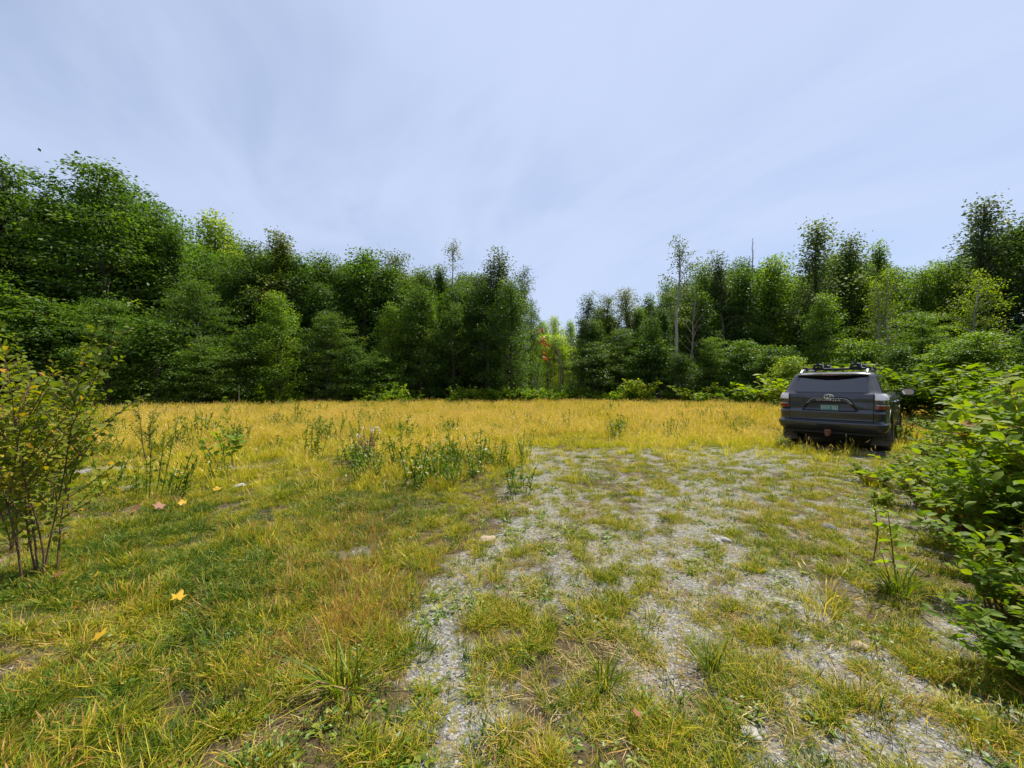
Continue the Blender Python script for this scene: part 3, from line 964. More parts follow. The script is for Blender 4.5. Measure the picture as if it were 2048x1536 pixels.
def tree(key, px, ytop, d, wide, tint, label, name='broadleaf_tree', group=WOOD, rz=None):
    tm, cm, h = VARIANTS[key][:3]
    H = 1.5 + (768.0 - ytop) / 770.0 * d
    rr = random.Random(int(px * 7 + d * 131))
    if key in SEEN:
        e = copy_tree(SEEN[key])
        e.name = name
    else:
        e = empty(name)
        link('trunk', tm, e)
        if cm:
            link('crown', cm, e, kind='stuff')
        SEEN[key] = e
    for kx in list(e.keys()):
        del e[kx]
    e.location = (at(px, d), d, -.02)
    e.rotation_euler = (0, 0, rr.uniform(0, 6.28) if rz is None else rz)
    s = H / h
    fat = 1.28 if key.startswith(('dome', 'oval', 'sprays', 'under', 'maple', 'point')) else 1.1
    e.scale = (s * wide * fat, s * wide * fat, s)
    e.name = name
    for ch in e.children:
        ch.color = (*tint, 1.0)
    tag(e, label, 'tree', group)
    return e


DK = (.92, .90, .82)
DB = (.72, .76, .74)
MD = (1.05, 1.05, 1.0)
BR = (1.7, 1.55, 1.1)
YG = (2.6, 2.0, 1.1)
GAP_SUNLIT = (3.0, 2.3, 1.1)  # raised leaf tint puts sunlight into the colour of the gap trees
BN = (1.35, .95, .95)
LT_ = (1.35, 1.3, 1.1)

B = 'broadleaf_tree'
# ---- upper rank: the trees that make the skyline
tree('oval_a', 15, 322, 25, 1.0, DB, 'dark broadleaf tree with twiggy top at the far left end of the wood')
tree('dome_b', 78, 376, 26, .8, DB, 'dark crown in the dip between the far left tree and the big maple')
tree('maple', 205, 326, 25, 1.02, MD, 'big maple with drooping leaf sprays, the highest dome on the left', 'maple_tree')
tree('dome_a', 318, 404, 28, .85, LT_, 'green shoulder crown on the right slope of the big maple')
tree('dome_b', 408, 428, 40, .95, YG, 'yellow-green sunlit crown on the skyline behind the darker wood on the left')  # sunlit look painted in by the brighter leaf tint
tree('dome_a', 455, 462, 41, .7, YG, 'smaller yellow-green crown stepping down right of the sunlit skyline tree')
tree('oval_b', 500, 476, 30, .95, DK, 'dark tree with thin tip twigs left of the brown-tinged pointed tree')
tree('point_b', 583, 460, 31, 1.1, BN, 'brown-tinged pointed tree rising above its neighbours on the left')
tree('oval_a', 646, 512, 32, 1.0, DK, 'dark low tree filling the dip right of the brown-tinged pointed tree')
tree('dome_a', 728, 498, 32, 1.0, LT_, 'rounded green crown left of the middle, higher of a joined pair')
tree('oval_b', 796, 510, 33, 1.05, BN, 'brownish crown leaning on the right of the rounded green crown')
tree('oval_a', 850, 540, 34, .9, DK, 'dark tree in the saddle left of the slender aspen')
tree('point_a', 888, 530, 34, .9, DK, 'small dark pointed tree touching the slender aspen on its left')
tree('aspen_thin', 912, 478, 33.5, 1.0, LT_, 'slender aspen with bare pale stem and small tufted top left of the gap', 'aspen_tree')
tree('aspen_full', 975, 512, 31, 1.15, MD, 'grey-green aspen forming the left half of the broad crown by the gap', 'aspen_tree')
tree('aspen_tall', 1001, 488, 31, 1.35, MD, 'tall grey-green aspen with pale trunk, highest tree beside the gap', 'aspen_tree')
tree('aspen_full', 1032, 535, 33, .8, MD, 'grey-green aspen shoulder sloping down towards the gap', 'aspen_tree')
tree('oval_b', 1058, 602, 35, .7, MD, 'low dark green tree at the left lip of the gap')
tree('dome_a', 1085, 640, 58, .8, GAP_SUNLIT, 'far bright green crown at the left end of the gap')
tree('oval_a', 1112, 634, 62, .8, GAP_SUNLIT, 'far bright green crown standing in the middle of the gap')
tree('dome_b', 1138, 640, 59, .75, GAP_SUNLIT, 'far bright green crown at the right end of the gap')
tree('under_a', 1092, 668, 50, 1.0, GAP_SUNLIT, 'bright green young tree low in the gap, left one')
tree('under_b', 1122, 672, 47, 1.0, GAP_SUNLIT, 'bright green young tree low in the gap, right one')
tree('under_c', 1146, 690, 52, 1.2, GAP_SUNLIT, 'low bright green young tree behind the reeds in the gap')
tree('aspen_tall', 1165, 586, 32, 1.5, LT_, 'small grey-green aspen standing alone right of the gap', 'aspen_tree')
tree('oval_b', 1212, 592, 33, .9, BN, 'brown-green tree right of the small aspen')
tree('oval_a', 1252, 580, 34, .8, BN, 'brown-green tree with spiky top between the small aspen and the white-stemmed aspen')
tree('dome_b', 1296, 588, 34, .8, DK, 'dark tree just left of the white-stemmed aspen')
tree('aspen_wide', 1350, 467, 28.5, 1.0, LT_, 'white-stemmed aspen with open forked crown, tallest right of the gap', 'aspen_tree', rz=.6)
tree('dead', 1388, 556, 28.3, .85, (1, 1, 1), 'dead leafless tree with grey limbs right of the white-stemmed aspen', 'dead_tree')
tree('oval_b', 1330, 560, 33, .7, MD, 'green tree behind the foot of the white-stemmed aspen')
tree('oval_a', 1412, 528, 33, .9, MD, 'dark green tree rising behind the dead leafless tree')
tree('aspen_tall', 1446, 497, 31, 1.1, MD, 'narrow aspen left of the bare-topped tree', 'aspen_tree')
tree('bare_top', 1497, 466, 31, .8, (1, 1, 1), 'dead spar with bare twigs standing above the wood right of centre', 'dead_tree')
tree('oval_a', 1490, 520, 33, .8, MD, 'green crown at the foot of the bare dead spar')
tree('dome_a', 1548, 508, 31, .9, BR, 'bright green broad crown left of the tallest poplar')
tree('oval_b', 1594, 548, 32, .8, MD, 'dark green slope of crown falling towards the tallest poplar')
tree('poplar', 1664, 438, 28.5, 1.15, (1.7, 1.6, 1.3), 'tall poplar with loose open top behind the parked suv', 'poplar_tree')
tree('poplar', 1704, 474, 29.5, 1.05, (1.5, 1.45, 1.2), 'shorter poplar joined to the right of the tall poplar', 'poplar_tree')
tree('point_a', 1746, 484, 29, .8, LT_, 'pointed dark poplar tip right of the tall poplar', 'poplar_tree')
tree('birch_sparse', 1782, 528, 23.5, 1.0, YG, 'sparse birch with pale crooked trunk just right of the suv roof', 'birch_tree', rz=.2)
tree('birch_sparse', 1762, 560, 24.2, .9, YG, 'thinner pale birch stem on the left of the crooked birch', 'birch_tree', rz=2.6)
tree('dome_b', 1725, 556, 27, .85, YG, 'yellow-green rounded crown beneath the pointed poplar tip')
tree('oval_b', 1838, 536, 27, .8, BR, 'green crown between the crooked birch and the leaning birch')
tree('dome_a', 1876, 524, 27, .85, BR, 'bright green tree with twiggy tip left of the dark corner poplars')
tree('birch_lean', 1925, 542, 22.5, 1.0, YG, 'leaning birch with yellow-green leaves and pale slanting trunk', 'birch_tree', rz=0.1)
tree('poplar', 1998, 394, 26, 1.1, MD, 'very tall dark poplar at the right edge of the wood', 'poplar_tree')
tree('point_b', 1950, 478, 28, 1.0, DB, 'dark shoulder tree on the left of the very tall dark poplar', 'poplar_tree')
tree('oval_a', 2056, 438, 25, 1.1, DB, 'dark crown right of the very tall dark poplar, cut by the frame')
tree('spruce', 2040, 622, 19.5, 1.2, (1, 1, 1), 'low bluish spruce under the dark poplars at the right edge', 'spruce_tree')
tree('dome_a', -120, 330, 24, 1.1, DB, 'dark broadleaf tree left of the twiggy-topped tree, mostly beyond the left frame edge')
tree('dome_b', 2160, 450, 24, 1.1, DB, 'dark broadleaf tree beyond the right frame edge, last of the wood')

# ---- lower rank: young trees with leaves down to the grass
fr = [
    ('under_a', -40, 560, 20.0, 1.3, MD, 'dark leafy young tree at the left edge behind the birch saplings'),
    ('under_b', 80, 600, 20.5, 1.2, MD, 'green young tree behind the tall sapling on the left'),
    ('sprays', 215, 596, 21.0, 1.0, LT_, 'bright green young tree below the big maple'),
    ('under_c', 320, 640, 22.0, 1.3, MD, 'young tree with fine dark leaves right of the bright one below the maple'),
    ('sprays', 405, 560, 24.0, .9, DK, 'dark young tree with level sprays below the yellow-green skyline crown'),
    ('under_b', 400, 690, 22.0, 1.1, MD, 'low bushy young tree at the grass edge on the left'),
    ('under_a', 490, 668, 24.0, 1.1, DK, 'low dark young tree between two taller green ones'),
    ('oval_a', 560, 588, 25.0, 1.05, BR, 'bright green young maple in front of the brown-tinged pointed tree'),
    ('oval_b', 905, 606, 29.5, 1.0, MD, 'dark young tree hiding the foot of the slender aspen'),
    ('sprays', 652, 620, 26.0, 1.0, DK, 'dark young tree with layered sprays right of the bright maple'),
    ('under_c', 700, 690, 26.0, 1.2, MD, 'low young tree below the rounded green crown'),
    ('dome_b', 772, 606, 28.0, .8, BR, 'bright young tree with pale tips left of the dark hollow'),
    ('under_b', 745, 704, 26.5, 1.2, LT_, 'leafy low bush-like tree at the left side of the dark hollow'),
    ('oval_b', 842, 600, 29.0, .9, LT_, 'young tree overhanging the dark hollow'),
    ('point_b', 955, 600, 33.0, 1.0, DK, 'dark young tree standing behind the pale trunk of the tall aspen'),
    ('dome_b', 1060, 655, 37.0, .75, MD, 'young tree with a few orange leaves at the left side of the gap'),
    ('oval_b', 1125, 690, 40.0, .8, GAP_SUNLIT, 'bright young tree inside the gap in the wood'),
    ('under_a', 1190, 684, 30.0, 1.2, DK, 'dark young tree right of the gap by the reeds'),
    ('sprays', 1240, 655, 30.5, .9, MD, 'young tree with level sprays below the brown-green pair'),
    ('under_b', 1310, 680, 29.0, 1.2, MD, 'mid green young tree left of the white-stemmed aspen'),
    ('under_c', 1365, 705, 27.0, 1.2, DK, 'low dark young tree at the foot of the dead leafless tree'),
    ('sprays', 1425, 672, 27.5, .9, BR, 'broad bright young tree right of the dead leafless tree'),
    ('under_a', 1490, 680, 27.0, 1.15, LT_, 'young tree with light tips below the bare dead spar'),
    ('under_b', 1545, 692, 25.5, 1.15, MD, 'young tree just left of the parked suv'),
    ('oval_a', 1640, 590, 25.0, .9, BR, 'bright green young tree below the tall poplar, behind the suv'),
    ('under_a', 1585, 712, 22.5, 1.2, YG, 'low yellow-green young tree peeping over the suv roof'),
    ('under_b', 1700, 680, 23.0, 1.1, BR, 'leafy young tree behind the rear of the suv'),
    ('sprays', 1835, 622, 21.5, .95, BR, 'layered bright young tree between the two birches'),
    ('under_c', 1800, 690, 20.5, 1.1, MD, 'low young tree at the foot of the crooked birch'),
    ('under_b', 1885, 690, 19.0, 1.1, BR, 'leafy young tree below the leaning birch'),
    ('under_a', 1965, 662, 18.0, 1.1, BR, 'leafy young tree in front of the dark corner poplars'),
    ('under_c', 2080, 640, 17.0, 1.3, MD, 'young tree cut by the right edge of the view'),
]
for k, px, y, d, w, c, lab in fr:
    e = tree(k, px, y, d, w, c, lab, 'young_tree', FRONT)
    if 'orange' in lab:
        s = e.scale[0]
        g = Geo(); r2 = np.random.default_rng(5)
        for cx, cz, rr, n in ((1086, 682, .34, 60), (1093, 690, .22, 25), (1090, 716, .25, 26), (1080, 662, .3, 18), (1089, 705, .2, 10)):
            P = np.array([at(cx, 35.2), 35.2, 1.5 + (768 - cz) / 770 * 35.2]) + r2.normal(0, .5, (n, 3)) * rr
            add_leaves(g, P, r2.normal(0, 1, (n, 3)), r2.normal(0, .5, (n, 3)) + np.array([0, -.6, .6]), .2, .15, r2.uniform(0, 1, n))
        om = link('orange_leaves', g.mesh('orange_leaves', [MAT['orange_leaf']]), None, kind='stuff')
        bpy.context.view_layer.update()
        om.parent = e
        om.matrix_parent_inverse = (Matrix.Translation(e.location) @ e.rotation_euler.to_matrix().to_4x4() @ Matrix.Diagonal((*e.scale, 1))).inverted()
        om['label'] = 'small spray of orange leaves among green ones'

# ---- deep wood behind, one mass nobody could count
protos = []
for k in ('dome_a', 'oval_a', 'oval_b', 'dome_b', 'point_b'):
    t, c = VARIANTS[k][3:5]
    gg = Geo(); gg.merge(t, 0); gg.merge(c, 1)
    protos.append(gg.mesh('deep_' + k, [MAT['bark'], MAT['broadleaf']], smooth=False))
rng = np.random.default_rng(77)
pts, sc = [], []
for i in range(2200):
    a = rng.uniform(-62, 62)
    d = rng.uniform(29, 56) if abs(a) < 40 else rng.uniform(27, 48)
    x = math.tan(R(a)) * d
    px = 1024 + 770 * x / d
    if x < -75 or x > 75:
        continue
    if 1050 < px < 1155 and d < 75:
        continue
    if d > 40 and 970 < px < 1340:
        continue
    lim = np.interp(px, [-300, 0, 100, 205, 330, 400, 470, 580, 640, 735, 800, 860, 950, 1000, 1045, 1060, 1160, 1230, 1300, 1350, 1450, 1550, 1600, 1660, 1750, 1800, 1880, 1960, 2048, 2400],
                    [350, 355, 400, 350, 430, 470, 500, 500, 535, 522, 530, 562, 545, 530, 590, 640, 630, 605, 606, 572, 540, 538, 570, 512, 515, 550, 540, 475, 455, 460])
    Hm = 1.5 + (768 - lim) / 770 * d
    if any((x - p[0]) ** 2 + (d - p[1]) ** 2 < 2.0 ** 2 for p in pts):
        continue
    pts.append((x, d)); sc.append(min(Hm, 17) / 10 * rng.uniform(.86, 1.03))
for i in range(60):
    x, d = rng.uniform(-14, 34), rng.uniform(78, 100)
    pts.append((x, d)); sc.append(min((1.5 + (768 - 645) / 770 * d) / 10, 1.3) * rng.uniform(.8, .98))
for sgn in (-1, 1):
    for i in range(95):
        x, d = sgn * rng.uniform(31, 48), rng.uniform(-14, 23)
        if abs(x) / max(d, .1) > 1.42:
            pts.append((x, d)); sc.append(rng.uniform(1.0, 1.4))
pts, sc = np.array(pts), np.array(sc)
n = len(pts)
o = scatter('forest', protos, np.column_stack([pts, np.full(n, -.05)]), rng.integers(0, len(protos), n), np.column_stack([np.zeros(n), np.zeros(n), rng.uniform(0, 6.28, n)]),
            np.column_stack([sc * 1.2, sc * 1.2, sc]), 'dense dark green wood seen as one mass behind the front trees')
o.color = (.85, .9, .9, 1)
# thin pole trunks seen inside the dark hollow
g = Geo(); rng = np.random.default_rng(8)
for i in range(46):
    px, d = rng.uniform(860, 1160), rng.uniform(32, 40)
    x = at(px, d)
    h = rng.uniform(3.5, 6)
    tube(g, [(x, d, 0), (x + rng.normal(0, .12), d, h * .5), (x + rng.normal(0, .3), d, h)], [.045, .035, .02], 5, 0, rng.uniform())
link('forest_poles', g.mesh('forest_poles', [MAT['dead_wood']]), kind='stuff')['label'] = 'thin grey poles of saplings in the dark hollow'

# ---- undergrowth along the foot of the wood and inside the thicket on the right
prot = []
for v in range(4):
    g = Geo(); r2 = np.random.default_rng(60 + v)
    for q in range(26):
        az = r2.uniform(0, 6.28); L = r2.uniform(.35, .8); el = r2.uniform(.5, 1.3)
        hd = np.array([math.cos(az), math.sin(az), 0]); t = np.linspace(0, 1, 4)
        P = hd * (L * math.cos(el) * t)[:, None] + np.array([0, 0, 1]) * (L * math.sin(el) * t - .1 * t ** 2)[:, None] + r2.normal(0, .12, 3) * np.array([1, 1, 0])
        tube(g, P, .006, 3, 1)
        m_ = 16
        u = r2.uniform(.25, 1, m_)
        B_ = np.stack([np.interp(u, t, P[:, j]) for j in range(3)], 1)
        add_leaves(g, B_, hd + r2.normal(0, .8, (m_, 3)), np.array([0, 0, 1.]) + r2.normal(0, .4, (m_, 3)), r2.uniform(.08, .16, m_), r2.uniform(.05, .09, m_), np.clip(r2.uniform(0, .5) + r2.uniform(0, .4, m_), 0, .8))
    prot.append(g.mesh('undergrowth', [MAT['shrub_leaf'], MAT['twig']]))
rng = np.random.default_rng(99)
xx = rng.uniform(-36, 36, 2200)
xx = xx[noise2(xx, xx * 0, .35, 5, 3) > rng.uniform(.36, .56, len(xx))]
pxx = np.interp(xx, [-36, -25, -12, 0, 3, 10, 18, 30, 36], [19, 21.5, 25, 28, 29, 27, 23, 18, 16])
yy = pxx - .6 + np.abs(rng.normal(0, 1.5, len(xx)))
tx, ty = rng.uniform(4, 30, 1500), rng.uniform(-2, 15, 1500)
gap_ = tx - np.interp(ty, [-2, 0, 2, 4, 6, 8.5, 11, 15], [2.6, 2.9, 4.3, 6.2, 8.4, 11.2, 14.0, 17.0])
ok = (gap_ > 0) & (rng.uniform(0, 1, 1500) < np.where(gap_ < 5, .9, .45))
xx, yy = np.concatenate([xx, tx[ok]]), np.concatenate([yy, ty[ok]])
n = len(xx)
s = rng.uniform(.6, 1.5, n) * (.7 + 1.5 * noise2(xx, yy * 0, .6, 6, 2))
o = scatter('undergrowth', prot, np.column_stack([xx, yy, np.zeros(n)]), rng.integers(0, 4, n), np.column_stack([np.zeros(n), np.zeros(n), rng.uniform(0, 6.28, n)]), np.column_stack([s, s, s]), 'low leafy undergrowth along the foot of the wood')
o.color = (1.05, 1.1, .9, 1)

# ------------------------------------------------------------------ parked suv
MAT['paint'] = plain('dark_grey_metallic_paint', (0.050, 0.050, 0.056), 0.36, 0.5, 0.5, var=0.25, vscale=3.0, coat=0.6, col2=(0.060, 0.057, 0.053))
MAT['black_plastic'] = plain('black_plastic', (0.018, 0.018, 0.019), 0.55, var=.5, vscale=12, col2=(.035, .032, .028))
MAT['shut'] = plain('dark_shut_line', (0.006, 0.006, 0.006), 0.8)
MAT['glass'] = plain('dark_tinted_glass', (0.008, 0.009, 0.012), 0.04, 0.0, 0.9, coat=.6)
MAT['chrome'] = plain('chrome', (0.80, 0.80, 0.82), 0.12, 1.0)
MAT['silver'] = plain('silver_rail', (0.62, 0.62, 0.64), 0.35, 0.8)
MAT['rubber'] = plain('tyre_rubber', (0.022, 0.021, 0.020), 0.85, var=.7, vscale=14, col2=(.07, .06, .045))
MAT['rim'] = plain('dark_alloy', (0.12, 0.12, 0.125), 0.4, 0.8)
MAT['flap'] = plain('muddy_grey_flap', (0.085, 0.075, 0.068), 0.8, var=.8, vscale=8, col2=(.15, .12, .09))
MAT['rust'] = plain('rusty_steel', (0.30, 0.12, 0.055), 0.85, var=.9, vscale=30, col2=(.09, .045, .03), bump=.5)
MAT['lens_white'] = plain('clear_lamp_lens', (0.92, 0.82, 0.78), 0.3, 0.0, 0.6, coat=1.0)
MAT['lens_smoke'] = plain('smoked_lamp_lens', (0.09, 0.075, 0.08), 0.10, 0.2, 0.6, coat=1.0)
MAT['lens_red'] = plain('red_lamp_lens', (0.22, 0.004, 0.008), 0.2, 0.0, 0.6, coat=1.0)
MAT['plate_green'] = plain('green_plate', (0.010, 0.20, 0.125), 0.4)
MAT['plate_white'] = plain('white_plate_print', (0.72, 0.80, 0.72), 0.45)
MAT['mirror'] = plain('mirror_glass', (0.55, 0.60, 0.66), 0.05, 1.0)
MAT['dull_metal'] = plain('dark_underbody', (0.02, 0.019, 0.018), 0.9)

KZ = np.array([.42, .50, .60, .665, .70, .72, .865, .940, 1.10, 1.18, 1.255, 1.285, 1.30, 1.45, 1.62, 1.70, 1.735, 1.765, 1.785, 1.795])
KR = np.array([.12, .04, .02, .02, .07, .070, .035, .118, .122, .112, .125, .15, .165, .265, .375, .42, .45, .52, .72, 1.2])
KF = np.array([4.70, 4.79, 4.82, 4.82, 4.82, 4.81, 4.80, 4.78, 4.72, 4.45, 3.75, 3.56, 3.50, 3.10, 2.72, 2.55, 2.48, 2.36, 2.1, 1.75])
KW = np.array([.88, .925, .93, .935, .94, .94, .945, .935, .94, .93, .905, .885, .87, .825, .765, .735, .705, .63, .45, .18])


def kz(z):
    return np.interp(z, KZ, KR), np.interp(z, KZ, KF), np.interp(z, KZ, KW)


def cpt(z, s):
    """point on the body skin; |s| 0-1 rear face, 1-2 rear corner, 2-3 side, 3-4 front corner, 4-5 front face; the sign picks the side"""
    yr, yf, w = kz(z)
    sg, s = (1 if s >= 0 else -1), abs(s)
    k = w / .93
    rx, ry, fx, fy = .15 * k, .17 * k, .25 * k, .30 * k
    bow, fb = .045, .12
    y1 = yr + bow * ((w - rx) / w) ** 2
    y4 = yf - fb * ((w - fx) / w) ** 2
    if s <= 1:
        x = s * (w - rx); y = yr + bow * (x / w) ** 2
    elif s <= 2:
        a = (s - 1) * math.pi / 2
        x = w - rx + rx * math.sin(a); y = y1 + ry * (1 - math.cos(a))
    elif s <= 3:
        t = s - 2
        x = w + .012 * math.sin(math.pi * t); y = (y1 + ry) * (1 - t) + (y4 - fy) * t
    elif s <= 4:
        a = (s - 3) * math.pi / 2
        x = w - fx + fx * math.cos(a); y = y4 - fy + fy * math.sin(a)
    else:
        x = (5 - s) * (w - fx); y = yf - fb * (x / w) ** 2
    return np.array([sg * x, y, z])


def s_x(z, x):
    w = kz(z)[2]
    return x / (w - .15 * w / .93)


def s_y(z, y):
    yr, yf, w = kz(z)
    k = w / .93
    a = yr + .045 * ((w - .15 * k) / w) ** 2 + .17 * k
    b = yf - .12 * ((w - .25 * k) / w) ** 2 - .30 * k
    return 2 + min(max((y - a) / (b - a), 0), 1)


def cnorm(z, s):
    e = 1e-3
    du = cpt(z, s + e) - cpt(z, s - e)
    dv = cpt(z + e, s) - cpt(z - e, s)
    n = np.cross(du, dv)
    return n / max(np.linalg.norm(n), 1e-9)


def patch_geo(zs, sfn, ns, off, thick=.02, mat=0, g=None):
    """a panel lying on the skin: zs heights, sfn(z) -> (s0, s1), off(z, s, i, j) stand-off"""
    g = g or Geo()
    nz = len(zs)
    V = []
    for i, z in enumerate(zs):
        s0, s1 = sfn(z)
        for j, s in enumerate(np.linspace(s0, s1, ns)):
            o = off(z, s, i / (nz - 1), j / (ns - 1)) if callable(off) else off
            V.append(cpt(z, s) + cnorm(z, s) * o)
    V = np.array(V)
    ids = np.arange(nz * ns).reshape(nz, ns)
    F = np.stack([ids[:-1, :-1], ids[:-1, 1:], ids[1:, 1:], ids[1:, :-1]], -1).reshape(-1, 4)
    rim = np.concatenate([ids[0, :], ids[1:, -1], ids[-1, -2::-1], ids[-2:0:-1, 0]])
    ctr = []
    for r in rim:
        i, j = divmod(int(r), ns)
        z = zs[i]
        s0, s1 = sfn(z)
        s = np.linspace(s0, s1, ns)[j]
        ctr.append(V[r] - cnorm(z, s) * thick)
    n = len(rim)
    V2 = np.vstack([V, V[rim], np.array(ctr)])
    b = nz * ns
    F2 = [(b + (k + 1) % n, b + k, b + n + k, b + n + (k + 1) % n) for k in range(n)]
    g.add(V2, F, mat)
    g.n -= len(V2)
    g.F.append(np.array(F2) + g.n)
    g.M.append(np.full(n, mat, np.int32)); g.T.append(np.full(n, .5))
    g.n += len(V2)
    return g


def finish(me, ang=35):
    try:
        me.set_sharp_from_angle(angle=R(ang))
    except Exception:
        pass
    return me


suv = empty('parked_suv', (7.1, 8.65, 0.0), -R(48.0))
tag(suv, 'dark grey suv with green licence plate parked against the bushes', 'suv')


def part(name, g, mats, parent=None, ang=35, label=None):
    me = finish(g.mesh(name, mats if isinstance(mats, list) else [mats]), ang)
    o = link(name, me, parent or suv)
    if label:
        o['label'] = label
    return o


def mirrored(g):
    h = Geo()
    for V in g.V:
        v = V.copy(); v[:, 0] *= -1
        h.V.append(v)
    h.F = [f[:, ::-1] for f in g.F]
    h.M, h.T, h.n = list(g.M), list(g.T), g.n
    return h


# body shell with wheel openings cut out
S_ALL = list(np.linspace(0, 1, 7)) + list(np.linspace(1, 2, 7)[1:]) + list(np.linspace(2, 3, 20)[1:]) + list(np.linspace(3, 4, 7)[1:]) + list(np.linspace(4, 5, 7)[1:])
ring_s = [s for s in S_ALL] + [-s for s in S_ALL[::-1] if 0 < s < 5]
zs = sorted(set(list(KZ) + [.46, .79, 1.02, 1.37, 1.54, 1.66, 1.75, 1.776]))
zs = [z for z in zs if z >= .42]
g = Geo()
V = np.array([cpt(z, s) for z in zs for s in ring_s])
nr = len(ring_s)
F = [(i * nr + j, i * nr + (j + 1) % nr, (i + 1) * nr + (j + 1) % nr, (i + 1) * nr + j) for i in range(len(zs) - 1) for j in range(nr)]
bm = bmesh.new()
bv = [bm.verts.new(v) for v in V]
for f in F:
    bm.faces.new([bv[k] for k in f])
bm.faces.new([bv[k] for k in range(nr)][::-1])
bm.faces.new([bv[(len(zs) - 1) * nr + k] for k in range(nr)])
bmesh.ops.remove_doubles(bm, verts=bm.verts, dist=1e-5)
bmesh.ops.recalc_face_normals(bm, faces=bm.faces)
body_me = bpy.data.meshes.new('body')
bm.to_mesh(body_me); bm.free()
body_me.materials.append(MAT['paint']); body_me.materials.append(MAT['shut'])
body = link('body', body_me, None)
cb = bmesh.new()
for sx in (-1, 1):
    for ay in (1.08, 3.87):
        bmesh.ops.create_cone(cb, cap_ends=True, segments=40, radius1=.475, radius2=.475, depth=.62,
                              matrix=Matrix.Translation((sx * .86, ay, .40)) @ Matrix.Rotation(R(90), 4, 'Y'))
pv = []
for z in (.684, .80, .95, 1.10, 1.20, 1.289):
    for x in np.linspace(-.745, .745, 9):
        pv.append((x, -.2, z, cpt(z, s_x(z, abs(x)))[1] + .085))
fr_ = [cb.verts.new((x, y, z)) for x, y, z, _ in pv]
bk_ = [cb.verts.new((x, d_, z)) for x, y, z, d_ in pv]
for i in range(5):
    for j in range(8):
        a = i * 9 + j
        cb.faces.new((fr_[a], fr_[a + 1], fr_[a + 10], fr_[a + 9]))
        cb.faces.new((bk_[a], bk_[a + 9], bk_[a + 10], bk_[a + 1]))
for i in range(5):
    a, b = i * 9, i * 9 + 8
    cb.faces.new((fr_[a], fr_[a + 9], bk_[a + 9], bk_[a]))
    cb.faces.new((fr_[b], bk_[b], bk_[b + 9], fr_[b + 9]))
for j in range(8):
    a, b = j, 45 + j
    cb.faces.new((fr_[a], bk_[a], bk_[a + 1], fr_[a + 1]))
    cb.faces.new((fr_[b], fr_[b + 1], bk_[b + 1], bk_[b]))
bmesh.ops.recalc_face_normals(cb, faces=cb.faces)
cut_me = bpy.data.meshes.new('wheel_cut')
cb.to_mesh(cut_me); cb.free()
cut_me.materials.append(MAT['shut'])
cut = link('wheel_cut', cut_me)
md = body.modifiers.new('cut', 'BOOLEAN')
md.operation = 'DIFFERENCE'; md.solver = 'EXACT'; md.object = cut
try:
    md.material_mode = 'TRANSFER'
except Exception:
    pass
bpy.context.view_layer.update()
new_me = bpy.data.meshes.new_from_object(body.evaluated_get(bpy.context.evaluated_depsgraph_get()))
body.modifiers.clear()
body.data = new_me
new_me.name = 'body'
for p in new_me.polygons:
    p.use_smooth = True
finish(new_me, 28)
bpy.data.objects.remove(cut)
body.parent = suv

# tailgate: one pressed panel with the recess for plate and handle
def tg_off(z, s, i, j):
    x = cpt(z, s)[0]
    e = .0
    # sides of the trapezoid recess
    hw = np.interp(z, [.86, .92, 1.0, 1.13, 1.19], [.47, .46, .42, .33, .28])
    inside = float(sstep(hw + .035, hw - .02, abs(x))) * float(sstep(.885, .915, z)) * float(sstep(1.20, 1.165, z))
    e -= .055 * inside
    shoulder = float(sstep(hw + .20, hw + .05, abs(x))) * float(sstep(.93, 1.0, z)) * float(sstep(1.24, 1.18, z)) * (1 - inside)
    e += .018 * shoulder
    return .012 + e


zt = np.concatenate([np.linspace(.69, .862, 6), np.array([.865, .88, .895, .91, .925, .940, .948]), np.linspace(.96, 1.28, 26)])
part('tailgate', patch_geo(zt, lambda z: (-s_x(z, .735), s_x(z, .735)), 75, tg_off, .03), MAT['paint'], ang=50)

# rear window, its black surround, spoiler
def rw(x0, x1):
    return lambda z: (-s_x(z, np.interp(z, [1.30, 1.70], [x0, x1])), s_x(z, np.interp(z, [1.30, 1.70], [x0, x1])))


part('window_surround', patch_geo(np.linspace(1.296, 1.715, 12), rw(.675, .575), 21, lambda z, s, i, j: .006 - .02 * (max(0, abs(2 * j - 1) - .90) / .1) * max(0, 1 - i * 9) ** 2, .03), MAT['glass'])
part('rear_window', patch_geo(np.linspace(1.312, 1.70, 14), rw(.605, .54), 21, .013, .02), MAT['glass'])
g = Geo()
for side in (0,):
    n = 21
    xs = np.linspace(-.64, .64, n)
    top, lip, low, back = [], [], [], []
    for x in xs:
        q = (x / .64) ** 2
        top.append((x, .60 + .02 * q, 1.783 - .045 * q))
        lip.append((x, .285 + .11 * q, 1.728 - .012 * q))
        low.append((x, .295 + .11 * q, 1.692 - .0 * q))
        back.append((x, .47, 1.69))
    V = np.array(top + lip + low + back)
    F = []
    for r_ in range(3):
        for j in range(n - 1):
            F.append((r_ * n + j, (r_ + 1) * n + j, (r_ + 1) * n + j + 1, r_ * n + j + 1))
    g.add(V, F)
    g.add(V, [(0, 3 * n, 2 * n, n), (n - 1, 2 * n - 1, 3 * n - 1, 4 * n - 1)])
part('spoiler', g, MAT['paint'])
g = Geo(); box(g, (-.14, .288, 1.700), (.14, .305, 1.716))
part('brake_light', g, MAT['lens_red'])

# bumper with its step, lower black part
def bump_s(z):
    return -s_y(z, .58), s_y(z, .58)


def bz(z, s, i, j):
    return .045 if z < .655 else .035


